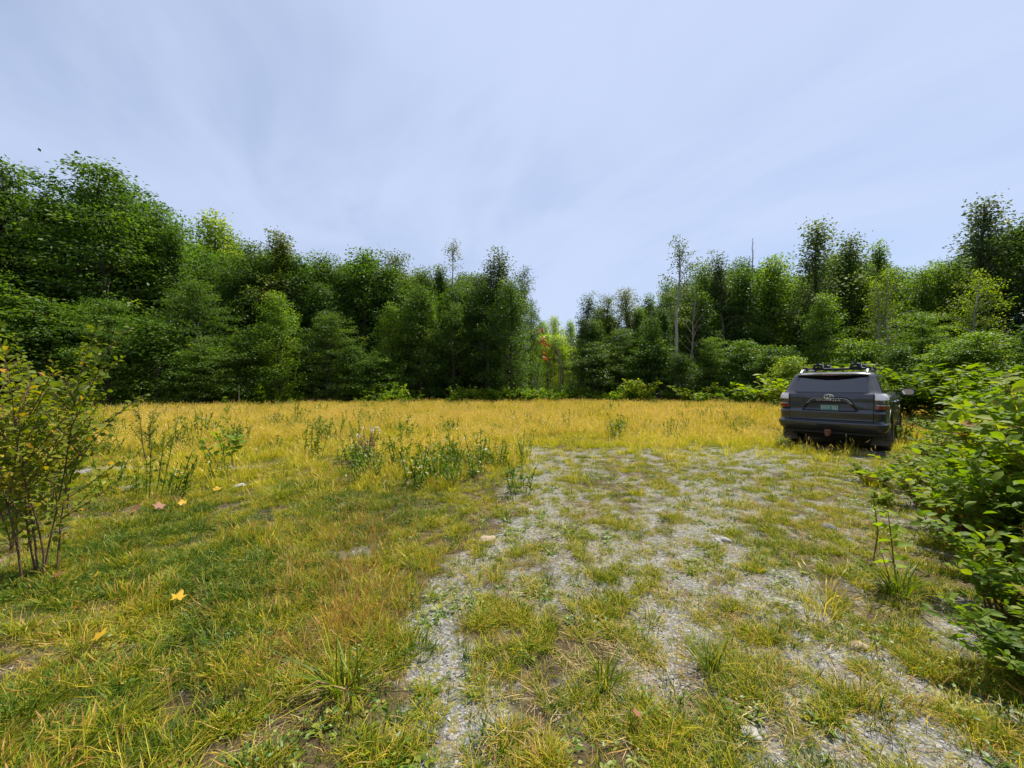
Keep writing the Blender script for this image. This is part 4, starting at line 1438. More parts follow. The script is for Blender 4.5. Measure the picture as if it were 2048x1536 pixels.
part('rear_bumper', patch_geo([.47, .50, .54, .58, .61, .632, .640, .655, .672, .676], bump_s, 61, lambda z, s, i, j: np.interp(z, [.47, .50, .54, .58, .632, .640, .672, .676], [.012, .025, .036, .046, .050, .046, -.004, -.01]), .08), MAT['paint'])
part('bumper_valance', patch_geo([.385 + .0, .42, .465], lambda z: bump_s(max(z, .42)), 41, .012, .06), MAT['black_plastic'])
g = Geo(); box(g, (-.19, -.034, .548), (.19, .02, .592))
part('bumper_slot', g, MAT['shut'])

# tail lights wrapping the corners
for sx in (1, -1):
    base = patch_geo(np.linspace(.955, 1.268, 10), lambda z: (s_x(z, .752), s_y(z, .42)), 16, lambda z, s, i, j: .020 + .014 * math.sin(math.pi * min(1, .12 + j)) * math.sin(math.pi * min(.95, i + .12)), .03)
    base = base if sx > 0 else mirrored(base)
    tl = part('tail_light', base, MAT['lens_smoke'], ang=60)
    for nm, z0, z1, mk in (('clear_lens', 1.155, 1.262, 'lens_white'), ('red_lens', .962, 1.025, 'lens_red')):
        q = patch_geo(np.linspace(z0, z1, 5), lambda z: (s_x(z, .762), s_y(z, .40)), 14, lambda z, s, i, j: .036 + .010 * math.sin(math.pi * j), .02)
        part(nm, q if sx > 0 else mirrored(q), MAT[mk], tl, 60)
    q = patch_geo([1.038, 1.046], lambda z: (s_x(z, .775), s_y(z, .38)), 12, .040, .02)
    part('light_guide', q if sx > 0 else mirrored(q), MAT['lens_white'], tl, 60)


def ry(x, z, off=0.0):
    s = s_x(z, abs(x))
    return cpt(z, s)[1] - off


# garnish bar with down-turned ends
g = Geo()
prof = [(-.40, 1.055), (-.33, 1.145), (-.27, 1.178), (.27, 1.178), (.33, 1.145), (.40, 1.055)]
inn = [(-.355, 1.055), (-.30, 1.105), (-.25, 1.115), (.25, 1.115), (.30, 1.105), (.355, 1.055)]
V = []
for (x, z) in prof:
    V.append((x, ry(x, z, .042), z))
for (x, z) in inn:
    V.append((x, ry(x, z, .050), z))
for (x, z) in prof:
    V.append((x, ry(x, z, -.06), z + .008))
for (x, z) in inn:
    V.append((x, ry(x, z, -.06), z - .004))
F = []
for j in range(5):
    F += [(6 + j, 6 + j + 1, j + 1, j), (j, j + 1, 12 + j + 1, 12 + j), (18 + j, 18 + j + 1, 6 + j + 1, 6 + j)]
F += [(0, 12, 18, 6), (5, 11, 23, 17)]
g.add(V, F)
gar = part('garnish_bar', g, MAT['paint'], ang=20)
g = Geo()
tube(g, [(x, ry(x, z, .048), z + .002) for x, z in prof], .0035, 6)
part('chrome_edge', g, MAT['chrome'], gar)
g = Geo(); box(g, (-.30, ry(0, 1.1, -.02), 1.055), (.30, ry(0, 1.1, .012), 1.10))
part('tailgate_handle', g, MAT['black_plastic'])


def text_mesh(body_txt, size, width, ext, mat):
    cu = bpy.data.curves.new('lettering', 'FONT')
    cu.body = body_txt; cu.size = size; cu.extrude = ext; cu.align_x = 'CENTER'; cu.align_y = 'CENTER'
    cu.space_character = 1.1
    o = bpy.data.objects.new('lettering', cu)
    COL.objects.link(o)
    bpy.context.view_layer.update()
    me = bpy.data.meshes.new_from_object(o.evaluated_get(bpy.context.evaluated_depsgraph_get()))
    bpy.data.objects.remove(o)
    co = np.empty(len(me.vertices) * 3); me.vertices.foreach_get('co', co); co = co.reshape(-1, 3)
    w = co[:, 0].max() - co[:, 0].min()
    co[:, 0] -= (co[:, 0].max() + co[:, 0].min()) / 2
    co[:, 1] -= (co[:, 1].max() + co[:, 1].min()) / 2
    co[:, 0] *= width / w
    me.vertices.foreach_set('co', co.ravel())
    me.materials.clear(); me.materials.append(mat)
    return me


o = link('lettering', text_mesh('4RUNNER', .045, .44, .003, MAT['chrome']), gar, loc=(-.01, ry(0, 1.145, .054), 1.134), rot=(R(90), 0, 0))

# oval badge: three linked rings
def ellipse(g, cx, cz, a, b, r, y, n=40):
    t = np.linspace(0, 2 * np.pi, n + 1)
    tube(g, [(cx + a * math.cos(q), y, cz + b * math.sin(q)) for q in t], r, 6)


g = Geo(); yb = ry(0, 1.205, .048)
ellipse(g, 0, 1.212, .082, .054, .0085, yb)
ellipse(g, 0, 1.228, .050, .020, .0060, yb - .003, 28)
ellipse(g, 0, 1.210, .024, .046, .0060, yb - .004, 28)
bd = part('badge', g, MAT['chrome'])
g = Geo()
t = np.linspace(0, 2 * np.pi, 33)[:-1]
V = [(.080 * math.cos(q), yb + .006, 1.212 + .052 * math.sin(q)) for q in t]
g.add(V, [tuple(range(32))])
part('badge_back', g, MAT['shut'], bd)

# licence plate
yp = ry(0, .945, -.035)
g = Geo(); box(g, (-.155, yp - .006, .868), (.155, yp, 1.018))
pl = part('licence_plate', g, MAT['plate_green'])
g = Geo()
yq = yp - .009
for lo, hi in (((-.148, yq, 1.002), (.148, yp - .004, 1.010)), ((-.148, yq, .902), (.148, yp - .004, .909)), ((-.148, yq, .909), (-.140, yp - .004, 1.002)), ((.140, yq, .909), (.148, yp - .004, 1.002))):
    box(g, lo, hi)
part('plate_border', g, MAT['plate_white'], pl)
link('plate_number', text_mesh('HNW 886', .085, .255, .001, MAT['plate_white']), pl, loc=(0, yp - .008, .957), rot=(R(90), 0, 0), scale=(1, 1.25, 1))
link('plate_small_print', text_mesh('Green Mountain State', .02, .17, .001, MAT['plate_white']), pl, loc=(-.03, yp - .008, .885), rot=(R(90), 0, 0))
g = Geo(); box(g, (.095, yp - .009, .874), (.145, yp - .004, .898))
part('plate_sticker', g, MAT['plate_white'], pl)

# tow hitch
g = Geo()
box(g, (-.05, -.02, .385), (.05, .30, .475))
hi = part('hitch_receiver', g, MAT['dull_metal'])
g = Geo()
box(g, (-.032, -.13, .40), (.032, .02, .462)); box(g, (-.055, -.06, .372), (.055, -.025, .49)); box(g, (-.032, -.14, .345), (.032, -.09, .43))
part('hitch_mount', g, MAT['rust'], hi)
g = Geo(); tube(g, [(-.10, -.02, .43), (.12, -.02, .43)], .010, 8, cap=True)
part('hitch_pin', g, MAT['dull_metal'], hi)

# wheels
def lathe(g, prof, n, axis_x, cy, cz, mat=0):
    V = []
    for (x, r_) in prof:
        for k in range(n):
            a = 2 * math.pi * k / n
            V.append((axis_x + x, cy + r_ * math.cos(a), cz + r_ * math.sin(a)))
    F = [(i * n + k, i * n + (k + 1) % n, (i + 1) * n + (k + 1) % n, (i + 1) * n + k) for i in range(len(prof) - 1) for k in range(n)]
    g.add(V, F, mat)


for sx in (1, -1):
    for ay in (1.08, 3.87):
        w = empty('wheel'); w.parent = suv
        g = Geo()
        lathe(g, [(-.12, .23), (-.132, .30), (-.125, .355), (-.10, .382), (-.05, .388), (.05, .388), (.10, .382), (.125, .355), (.132, .30), (.12, .23)], 48, sx * .80, ay, .385)
        for k in range(36):
            a = 2 * math.pi * k / 36
            for xx in (-.09, .03):
                M_ = Matrix.Translation((sx * .80, ay, .385)) @ Matrix.Rotation(a, 4, 'X')
                box(g, (xx, -.020, .382), (xx + .06, .012, .398), 0, .5, M_)
        part('tyre', g, MAT['rubber'], w)
        g = Geo()
        lathe(g, [(sx * .118, .232), (sx * .10, .215), (sx * .05, .205), (-sx * .10, .215)], 40, sx * .80, ay, .385)
        lathe(g, [(sx * .02, .205), (sx * .02, .0)], 24, sx * .80, ay, .385, 1)
        for k in range(6):
            M_ = Matrix.Translation((sx * .80, ay, .385)) @ Matrix.Rotation(2 * math.pi * k / 6, 4, 'X')
            box(g, (min(sx * .06, sx * .105), -.028, .03), (max(sx * .06, sx * .105), .028, .215), 0, .5, M_)
        lathe(g, [(sx * .11, .0), (sx * .11, .05), (sx * .05, .07)], 16, sx * .80, ay, .385)
        part('rim', g, [MAT['rim'], MAT['shut']], w)
        # flare round the opening
        g = Geo()
        V, n = [], 33
        for k in range(n):
            a = R(-28) + R(236) * k / (n - 1)
            for rr, ox in ((.470, -.03), (.472, .022), (.500, .030), (.535, .016), (.540, -.03)):
                y, z = ay + rr * math.cos(a), .40 + rr * math.sin(a)
                V.append((sx * (.935 + ox), y, z))
        F = [(k * 5 + j, k * 5 + j + 1, (k + 1) * 5 + j + 1, (k + 1) * 5 + j) for k in range(n - 1) for j in range(4)]
        g.add(V, F)
        part('fender_flare', g, MAT['paint'], ang=50)
    # mud flap behind the rear wheel: its top follows the flare
    g = Geo()
    V = []
    for y, z0, x0, x1 in ((.600, .47, .74, .97), (.585, .36, .71, .975), (.560, .25, .68, .975), (.535, .15, .66, .97)):
        V += [(sx * x0, y, z0), (sx * x1, y, z0)]
    for y, z0, x0, x1 in ((.625, .47, .74, .97), (.610, .36, .71, .975), (.585, .25, .68, .975), (.560, .15, .66, .97)):
        V += [(sx * x0, y, z0), (sx * x1, y, z0)]
    F = []
    for i in range(3):
        a = i * 2
        F += [(a, a + 1, a + 3, a + 2), (8 + a, 8 + a + 2, 8 + a + 3, 8 + a + 1), (a, a + 2, 8 + a + 2, 8 + a), (a + 1, 8 + a + 1, 8 + a + 3, a + 3)]
    F += [(0, 8, 9, 1), (6, 7, 15, 14)]
    g.add(V, F)
    part('mud_flap', g, MAT['flap'])

g = Geo()
box(g, (-.70, .35, .30), (.70, 4.5, .43)); box(g, (-.75, 1.02, .33), (.75, 1.14, .44)); tube(g, [(-.45, .42, .35), (.45, .42, .35)], .11, 10, cap=True)
part('underbody', g, MAT['dull_metal'])

# side glass, doors, handles, mirrors on both sides
for sx in (1, -1):
    def put(nm, zs_, ya, yb_, n, off, mk, parent=None, th=.02, ang=40):
        q = patch_geo(zs_, lambda z: (ya(z), yb_(z)), n, off, th)
        return part(nm, q if sx > 0 else mirrored(q), MAT[mk], parent, ang)
    zg = np.linspace(1.315, 1.655, 9)
    put('quarter_window', zg, lambda z: 1.80 + .25 * (z - 1.3), lambda z: s_y(z, np.interp(z, [1.3, 1.66], [1.50, 1.42])), 14, .006, 'glass')
    rd = put('rear_door', np.linspace(.50, 1.278, 14), lambda z: s_y(z, max(1.60, 1.08 + math.sqrt(max(0, .56 ** 2 - (z - .40) ** 2)))), lambda z: s_y(z, 2.43), 14, .007, 'paint')
    put('rear_door_window', zg, lambda z: s_y(z, np.interp(z, [1.3, 1.66], [1.58, 1.50])), lambda z: s_y(z, 2.40), 10, .006, 'glass')
    fd = put('front_door', np.linspace(.50, 1.278, 14), lambda z: s_y(z, 2.45), lambda z: s_y(z, min(3.36, 3.87 - math.sqrt(max(0, .56 ** 2 - (z - .40) ** 2)))), 14, .007, 'paint')
    put('front_door_window', zg, lambda z: s_y(z, 2.47), lambda z: s_y(z, np.interp(z, [1.3, 1.66], [3.12, 2.62])), 10, .006, 'glass')
    for dr, y0 in ((rd, 1.72), (fd, 2.60)):
        g = Geo()
        xw = .955
        tube(g, [(sx * (xw), y0, 1.085), (sx * (xw + .03), y0 + .03, 1.087), (sx * (xw + .03), y0 + .17, 1.087), (sx * xw, y0 + .20, 1.085)], .014, 8, cap=True)
        part('handle', g, MAT['chrome'], dr)
    put('rocker_panel', [.43, .47, .515], lambda z: s_y(z, 1.66), lambda z: s_y(z, 3.30), 12, .016, 'black_plastic')
    mr = empty('side_mirror'); mr.parent = suv
    g = Geo()
    a = np.linspace(0, 2 * np.pi, 25)[:-1]
    V = []
    for y, kx, kz_ in ((3.06, .125, .080), (3.05, .135, .092), (3.10, .137, .094), (3.17, .118, .080), (3.23, .07, .045)):
        for q in a:
            c_, s_ = math.cos(q), math.sin(q)
            V.append((sx * (1.135 + kx * math.copysign(abs(c_) ** .65, c_)), y, 1.30 + kz_ * math.copysign(abs(s_) ** .65, s_)))
    n = 24
    F = [(i * n + k, i * n + (k + 1) % n, (i + 1) * n + (k + 1) % n, (i + 1) * n + k) for i in range(4) for k in range(n)]
    g.add(V, F); g.add(np.array(V)[-n:], [tuple(range(n))]); g.add(np.array(V)[:n], [tuple(range(n))])
    box(g, (min(sx * .88, sx * 1.03), 3.08, 1.225), (max(sx * .88, sx * 1.03), 3.16, 1.265))
    part('mirror_housing', g, MAT['black_plastic'], mr)
    g = Geo()
    V = [(sx * (1.135 + .108 * math.copysign(abs(math.cos(q)) ** .65, math.cos(q))), 3.052, 1.30 + .070 * math.copysign(abs(math.sin(q)) ** .65, math.sin(q))) for q in a]
    g.add(V, [tuple(range(n))])
    part('mirror_glass', g, MAT['mirror'], mr)
    # roof rail
    g = Geo()
    pts_ = [(sx * .60, .52, 1.752), (sx * .595, .60, 1.805), (sx * .59, .72, 1.835), (sx * .585, 1.6, 1.850), (sx * .58, 2.2, 1.835), (sx * .575, 2.38, 1.79), (sx * .57, 2.45, 1.755)]
    tube(g, pts_, [.022, .030, .022, .020, .022, .030, .022], 8, cap=True)
    part('roof_rail', g, MAT['silver'])
    hl = patch_geo(np.linspace(.90, 1.08, 5), lambda z: (3.35, 4.35), 12, .012, .02)
    part('headlight', hl if sx > 0 else mirrored(hl), MAT['lens_white'])

# windscreen, grille
part('windscreen', patch_geo(np.linspace(1.31, 1.70, 10), lambda z: (4.12, 5.0), 9, .008, .02), MAT['glass'])
part('windscreen', mirrored(patch_geo(np.linspace(1.31, 1.70, 10), lambda z: (4.12, 5.0), 9, .008, .02)), MAT['glass'])
g = Geo(); g.merge(patch_geo(np.linspace(.62, 1.02, 6), lambda z: (4.45, 5.0), 8, .010, .02)); g.merge(mirrored(patch_geo(np.linspace(.62, 1.02, 6), lambda z: (4.45, 5.0), 8, .010, .02)))
part('grille', g, MAT['black_plastic'])

# crossbars with black ski clamps
for yb_, zb in ((.95, 1.868), (1.95, 1.875)):
    g = Geo(); tube(g, [(-.66, yb_, zb), (.66, yb_, zb)], .017, 8, cap=True)
    cbq = part('roof_crossbar', g, MAT['black_plastic'])
    for sx in (1, -1):
        g = Geo()
        box(g, (sx * .585 - .045, yb_ - .05, 1.825), (sx * .585 + .045, yb_ + .05, 1.905))
        part('bar_foot', g, MAT['black_plastic'], cbq)
for sx, xx in ((1, .36), (-1, -.34)):
    for yb_ in (.95, 1.95):
        g = Geo()
        box(g, (xx - .10, yb_ - .045, 1.885), (xx + .10, yb_ + .045, 1.912))
        tube(g, [(xx - .095, yb_, 1.915), (xx - .06, yb_, 1.955), (xx, yb_, 1.975), (xx + .06, yb_, 1.955), (xx + .095, yb_, 1.915)], [.022, .034, .038, .034, .022], 8, cap=True)
        box(g, (xx - .028, yb_ - .03, 1.97), (xx + .028, yb_ + .03, 2.02))
        cl = part('ski_clamp', g, MAT['black_plastic'])
        g = Geo(); box(g, (xx + .098, yb_ - .03, 1.90), (xx + .112, yb_ + .03, 1.995))
        part('clamp_lever', g, MAT['silver'], cl)

# ------------------------------------------------------------------ shrubs and saplings


def make_shrub(seed, H, Rr, nst, ll, lw, gap=.045, lean=.5, bare=.18, side=5, az0=None, azw=6.283, leaf_tint=(0, .8), rstem=.008):
    rng = np.random.default_rng(seed)
    st, fo = Geo(), Geo()
    big = []
    for i in range(nst):
        az = rng.uniform(0, 6.283) if az0 is None else az0 + rng.uniform(-.5, .5) * azw
        h = H * rng.uniform(.55, 1.05)
        out = Rr * rng.uniform(.15, 1.0)
        hd = np.array([math.cos(az), math.sin(az), 0.]); sd = np.array([-hd[1], hd[0], 0.])
        t = np.linspace(0, 1, 9)
        P = hd * (rng.uniform(0, .12) + out * t ** 1.3)[:, None] + np.array([0, 0, 1.]) * (h * t - .08 * h * t ** 3)[:, None] + sd * (rng.normal(0, .1) * t ** 2 + .03 * np.sin(t * 7 + rng.uniform(0, 6)))[:, None]
        tube(st, P, rstem * (1.15 - t), 5, 0, rng.uniform())
        paths = [(P, h, bare)]
        for q in range(rng.integers(max(1, side - 2), side + 2)):
            u = rng.uniform(.25, .9)
            o = np.array([np.interp(u, t, P[:, j]) for j in range(3)])
            a2 = rng.uniform(0, 6.283); l2 = h * rng.uniform(.15, .38) * (1.15 - u * .6)
            d2 = np.array([math.cos(a2), math.sin(a2), rng.uniform(.5, 1.3)]); d2 = d2 / np.linalg.norm(d2)
            Q = o + d2 * (l2 * np.linspace(0, 1, 4))[:, None] + np.array([0, 0, .08 * l2]) * (np.linspace(0, 1, 4) ** 2)[:, None]
            tube(st, Q, .0035, 3, 0, .5)
            paths.append((Q, l2, .1))
        ct = rng.uniform(*leaf_tint) * .6
        for Q, l, b in paths:
            n = max(4, int(l * (1 - b) / (gap * .55)))
            u = b + (1 - b) * (np.arange(n) + rng.uniform(0, .6, n)) / n
            tq = np.linspace(0, 1, len(Q))
            B_ = np.stack([np.interp(u, tq, Q[:, j]) for j in range(3)], 1)
            ax = unit(Q[-1] - Q[0])
            ang = np.arange(n) * 2.4 + rng.uniform(0, 6)
            rd = np.stack([np.cos(ang), np.sin(ang), np.zeros(n)], 1)
            D = rd + ax[None] * rng.uniform(.2, .9, n)[:, None] + rng.normal(0, .2, (n, 3))
            N = np.array([0, -.25, .8]) - rd * .4 + rng.normal(0, .55, (n, 3))
            L = ll * 1.25 * rng.uniform(.55, 1.2, n)
            tn = np.clip(ct + rng.uniform(0, .42, n) + (rng.uniform(0, 1, n) > .97) * .5, 0, 1)
            add_leaves(fo, B_ + unit(D) * .008, D, N, L, L * lw * rng.uniform(.85, 1.15, n), tn, 0, 'leaf8', .10, .22)
            for k in range(n):
                big.append((B_[k], D[k], N[k], L[k]))
    return st, fo, big


SH = {}
for key, args in {
    'thicket_a': (201, 1.45, .75, 20, .105, .50, .042), 'thicket_b': (202, 1.30, .85, 20, .096, .55, .040), 'thicket_c': (203, 1.55, .65, 18, .110, .42, .042),
    'low_a': (204, .85, .60, 14, .084, .55, .038), 'low_b': (205, .75, .70, 15, .090, .50, .038),
}.items():
    s_, f_, b_ = make_shrub(*args)
    SH[key] = (s_.mesh(key + '_stems', [MAT['reddish_twig']]), f_.mesh(key + '_leaves', [MAT['shrub_leaf']], smooth=False), s_, f_)
for key, args in {
    'birch_sapling': dict(seed=211, H=1.85, Rr=.42, nst=6, ll=.048, lw=.66, gap=.038, bare=.15, side=12, rstem=.0065),
    'thin_sapling': dict(seed=212, H=1.75, Rr=.30, nst=3, ll=.042, lw=.6, gap=.034, bare=.3, side=9, rstem=.012),
    'small_sapling': dict(seed=213, H=.95, Rr=.3, nst=4, ll=.05, lw=.55, gap=.035, bare=.2, side=5),
    'seedling': dict(seed=214, H=.6, Rr=.25, nst=3, ll=.085, lw=.6, gap=.045, bare=.35, side=4),
    'herb': dict(seed=215, H=.55, Rr=.22, nst=9, ll=.065, lw=.24, gap=.022, bare=.12, side=2, rstem=.004),
}.items():
    s_, f_, b_ = make_shrub(**args)
    leafm = {'birch_sapling': 'sapling_leaf', 'thin_sapling': 'sapling_leaf', 'small_sapling': 'shrub_leaf', 'seedling': 'shrub_leaf', 'herb': 'weed'}[key]
    SH[key] = (s_.mesh(key + '_stems', [MAT['twig']]), f_.mesh(key + '_leaves', [MAT[leafm]], smooth=False), s_, f_)

SEEN2 = {}


def shrub(key, x, y, H, wide, label, name='shrub', cat='shrub', group=None, rz=0.0, tint=(1, 1, 1)):
    base_h = {'thicket_a': 1.45, 'thicket_b': 1.3, 'thicket_c': 1.55, 'low_a': .85, 'low_b': .75, 'birch_sapling': 1.85, 'thin_sapling': 1.75, 'small_sapling': .95, 'seedling': .6, 'herb': .55}[key]
    if key in SEEN2:
        e = copy_tree(SEEN2[key]); e.name = name
    else:
        e = empty(name)
        link('stem', SH[key][0], e)
        link('foliage', SH[key][1], e, kind='stuff')
        SEEN2[key] = e
    for kx in list(e.keys()):
        del e[kx]
    s = H / base_h
    e.location = (x, y, -.01); e.rotation_euler = (0, 0, rz); e.scale = (s * wide, s * wide, s)
    for ch in e.children:
        ch.color = (*tint, 1)
    return tag(e, label, cat, group)


TH = 'shrubs of the thicket along the right side'
T = [
    ('thicket_c', 3.80, 2.30, 1.00, .9, 'leafy shrub at the right edge, nearest of the thicket', 0.3),
    ('low_a', 3.00, 2.00, .52, 1.0, 'low leafy shrub spilling onto the gravel at the lower right corner', 1.2),
    ('low_a', 2.42, 1.62, .30, 1.0, 'small low shrub poking in at the bottom right below the lowest one', 5.2),
    ('low_b', 2.62, 1.92, .42, 1.1, 'lowest leafy shrub cut by the bottom right corner', 2.9),
    ('low_a', 3.15, 2.45, .60, 1.0, 'low shrub just above the one in the lower right corner', 4.6),
    ('thicket_a', 4.25, 2.75, 1.42, .9, 'tall leafy shrub at the right edge above the nearest one', 2.2),
    ('thicket_b', 4.10, 3.15, .95, .9, 'broad leafed shrub overhanging the dark edge of the gravel', 4.0),
    ('thicket_a', 4.95, 3.50, 1.62, .95, 'tallest shrub of the thicket at the right edge of the view', 5.1),
    ('low_b', 4.55, 3.85, .80, 1.0, 'low shrub with level leaves at the middle of the thicket edge', .7),
    ('thicket_c', 5.40, 4.30, 1.20, 1.0, 'upright shrub with narrow leaves in the middle of the thicket', 1.9),
    ('low_a', 4.95, 4.65, .55, 1.0, 'low rounded shrub at the thicket edge, left of the upright one', 3.3),
    ('thicket_b', 6.40, 4.80, 1.45, 1.1, 'dense shrub behind the tallest one at the right edge', 2.7),
    ('low_b', 5.85, 5.30, .62, 1.1, 'bushy low shrub between the gravel and the rear of the suv', .1),
    ('low_b', 5.45, 5.75, .30, 1.2, 'lowest shrub at the tip of the thicket towards the suv', 2.0),
    ('thicket_a', 6.80, 5.65, .92, 1.1, 'yellowish shrub in the thicket below the suv mirror', 4.4),
    ('low_a', 6.62, 6.30, .40, 1.2, 'low leafy shrub in front of the muddy flap of the suv', 5.5),
    ('low_b', 7.60, 6.55, .66, 1.3, 'shrub to the right of the low one by the muddy flap', 1.1),
    ('thicket_b', 8.7, 6.6, 1.05, 1.2, 'shrub of the thicket further behind the yellowish one', 3.9),
    ('low_a', 8.05, 7.30, .42, 1.3, 'low shrub along the right side of the suv', .9),
    ('low_b', 9.0, 7.75, .62, 1.4, 'leafy shrub beside the right front door of the suv', 2.9),
    ('thicket_c', 9.6, 7.0, 1.15, 1.3, 'tall shrub in the back of the thicket right of the suv mirror', 5.9),
    ('low_a', 10.3, 8.9, .72, 1.5, 'shrub near the right front wheel of the suv', 4.9),
    ('thicket_b', 11.6, 8.9, 1.05, 1.5, 'large shrub at the back of the thicket under the spruce', .5),
    ('thicket_c', 7.9, 5.3, 1.55, 1.2, 'tall shrub at the right edge behind the dense one', 3.1),
    ('thicket_a', 13.0, 10.6, 1.45, 1.6, 'wide shrub beyond the bonnet of the suv', 1.4),
    ('thicket_b', 15.2, 13.2, 2.3, 1.6, 'far shrub between the suv and the leaning birch', 2.4),
    ('thicket_c', 15.8, 11.4, 2.2, 1.6, 'far shrub under the right edge of the wood', 5.4),
    ('thicket_a', 14.2, 14.2, 2.4, 1.6, 'far shrub in front of the crooked birch', 3.6),
    ('thicket_c', 12.6, 7.4, 1.9, 1.5, 'highest far shrub cut by the right edge of the view', 1.6),
]
big_hosts = []
for k, x, y, H, w, lab, rz in T:
    yel = (1.35, 1.2, 1.0) if 'yellowish' in lab else (1, 1, 1)
    e = shrub(k, x, y, H, w, lab, group=TH, rz=rz, tint=yel)
    big_hosts.append(e)

# single large leaves on the nearest shrubs, one object each
g = Geo(); add_leaves(g, [(0, 0, 0)], [(1, 0, .15)], [(0, 0, 1)], 1.0, .55, .45, 0, 'leaf8', .10, .25)
leaf_me = g.mesh('large_leaf', [MAT['shrub_leaf']], smooth=False)
rng = np.random.default_rng(303)
bpy.context.view_layer.update()
for e, n, h in ((big_hosts[0], 45, 1.0), (big_hosts[5], 45, 1.42), (big_hosts[6], 40, .95), (big_hosts[7], 40, 1.62)):
    mi = e.matrix_world.inverted()
    for k in range(n):
        a = rng.uniform(R(120), R(290)); f = rng.uniform(.25, 1.0)
        r_ = .62 * (.35 + .65 * f) * rng.uniform(.8, 1.15)
        p = e.matrix_world.translation + Vector((math.cos(a) * r_, math.sin(a) * r_, h * f * rng.uniform(.75, 1.02)))
        s = rng.uniform(.075, .125)
        mw = Matrix.Translation(p) @ Euler((rng.normal(0, .4), rng.normal(.1, .35), a + rng.normal(0, .8))).to_matrix().to_4x4() @ Matrix.Diagonal((s, s, s, 1))
        lo = link('leaf', leaf_me, e)
        lo.matrix_local = mi @ mw

SP = 'saplings growing in the clearing'


def gp(px, py):
    d = 770 * 1.5 / (py - 768.0)
    return at(px, d), d


shrub('birch_sapling', -3.66, 3.02, 2.2, .82, 'tall bushy birch sapling with yellowing leaves at the left edge, nearest the viewer', 'birch_sapling', 'sapling', SP, .4)
shrub('birch_sapling', -4.45, 3.45, 1.9, .8, 'birch sapling cut by the left edge, behind the nearest sapling', 'birch_sapling', 'sapling', SP, 2.4)
shrub('birch_sapling', -5.3, 4.5, 2.25, .75, 'birch sapling with yellow top just behind the nearest sapling', 'birch_sapling', 'sapling', SP, 4.1)
shrub('thin_sapling', *gp(296, 925), 1.75, .75, 'slim sapling with dark bent stem left of the bright seedling', 'slim_sapling', 'sapling', SP, 2.0)
shrub('seedling', *gp(447, 938), .78, 1.0, 'bright green maple seedling with spreading leaves in the left field', 'maple_seedling', 'sapling', SP, .6, (1.35, 1.35, 1))
shrub('small_sapling', *gp(452, 846), .90, .8, 'bright leafy sapling at the grass line below the young maple', 'small_sapling', 'sapling', SP, 1.8, (1.5, 1.4, 1))
shrub('thin_sapling', *gp(555, 862), .95, .9, 'dark twiggy sapling right of the bright maple seedling', 'slim_sapling', 'sapling', SP, .5)
shrub('small_sapling', *gp(590, 838), .85, 1.0, 'dark sapling behind the weed clump in the left field', 'small_sapling', 'sapling', SP, 3.0)
shrub('herb', *gp(632, 868), .60, 1.1, 'dense green weed clump with narrow leaves left of the withered flowers', 'weed_clump', 'plant', 'tall weeds in the clearing', .2, (1.25, 1.15, 1))
shrub('herb', *gp(578, 874), .42, 1.0, 'smaller green weed clump left of the dense one', 'weed_clump', 'plant', 'tall weeds in the clearing', 1.2, (1.3, 1.15, 1))
shrub('herb', *gp(888, 880), .36, 1.0, 'green weed tuft in the middle of the field', 'weed_clump', 'plant', 'tall weeds in the clearing', 2.2, (1.3, 1.2, 1))
shrub('seedling', *gp(992, 872), .45, 1.0, 'dark seedling right of the weed tuft in the middle of the field', 'small_seedling', 'sapling', SP, 2.6, (.8, .9, .9))
shrub('herb', *gp(690, 868), .42, 1.0, 'weed tuft just behind the withered flower clump', 'weed_clump', 'plant', 'tall weeds in the clearing', 3.2, (1.25, 1.15, 1))
shrub('seedling', *gp(1290, 846), .42, 1.3, 'small dark leafy seedling in the golden grass right of the middle', 'small_seedling', 'sapling', SP, .9, (.9, 1, 1))
shrub('thin_sapling', *gp(1402, 850), .75, .8, 'thin twiggy sapling left of the suv by a darker one', 'slim_sapling', 'sapling', SP, 4.0)
shrub('small_sapling', *gp(1455, 856), .66, .8, 'dark narrow sapling standing in golden grass nearest the suv', 'small_sapling', 'sapling', SP, 5.0)
shrub('small_sapling', *gp(1375, 830), .75, .9, 'pale green sapling behind the thin twiggy one', 'small_sapling', 'sapling', SP, 5.6)
shrub('seedling', *gp(1352, 886), .28, .8, 'tiny seedling on the gravel in front of the golden grass', 'small_seedling', 'sapling', SP, 3.6)
shrub('herb', *gp(1566, 898), .34, 1.0, 'small pale weed at the left rear wheel of the suv', 'weed_clump', 'plant', 'tall weeds in the clearing', 3.9, (1.5, 1.4, 1.3))
shrub('herb', *gp(1608, 906), .22, 1.0, 'tiny weed under the rear bumper of the suv', 'weed_clump', 'plant', 'tall weeds in the clearing', 4.9, (1.4, 1.4, 1.3))
shrub('low_b', *gp(1742, 968), .34, 1.2, 'low leafy clump on the gravel behind the suv', 'leafy_clump', 'plant', None, 1.9, (1.25, 1.2, 1))
shrub('low_a', *gp(1768, 1010), .22, 1.2, 'broad leafed clump at the edge of the thicket shade', 'leafy_clump', 'plant', None, .9, (1.3, 1.25, 1))
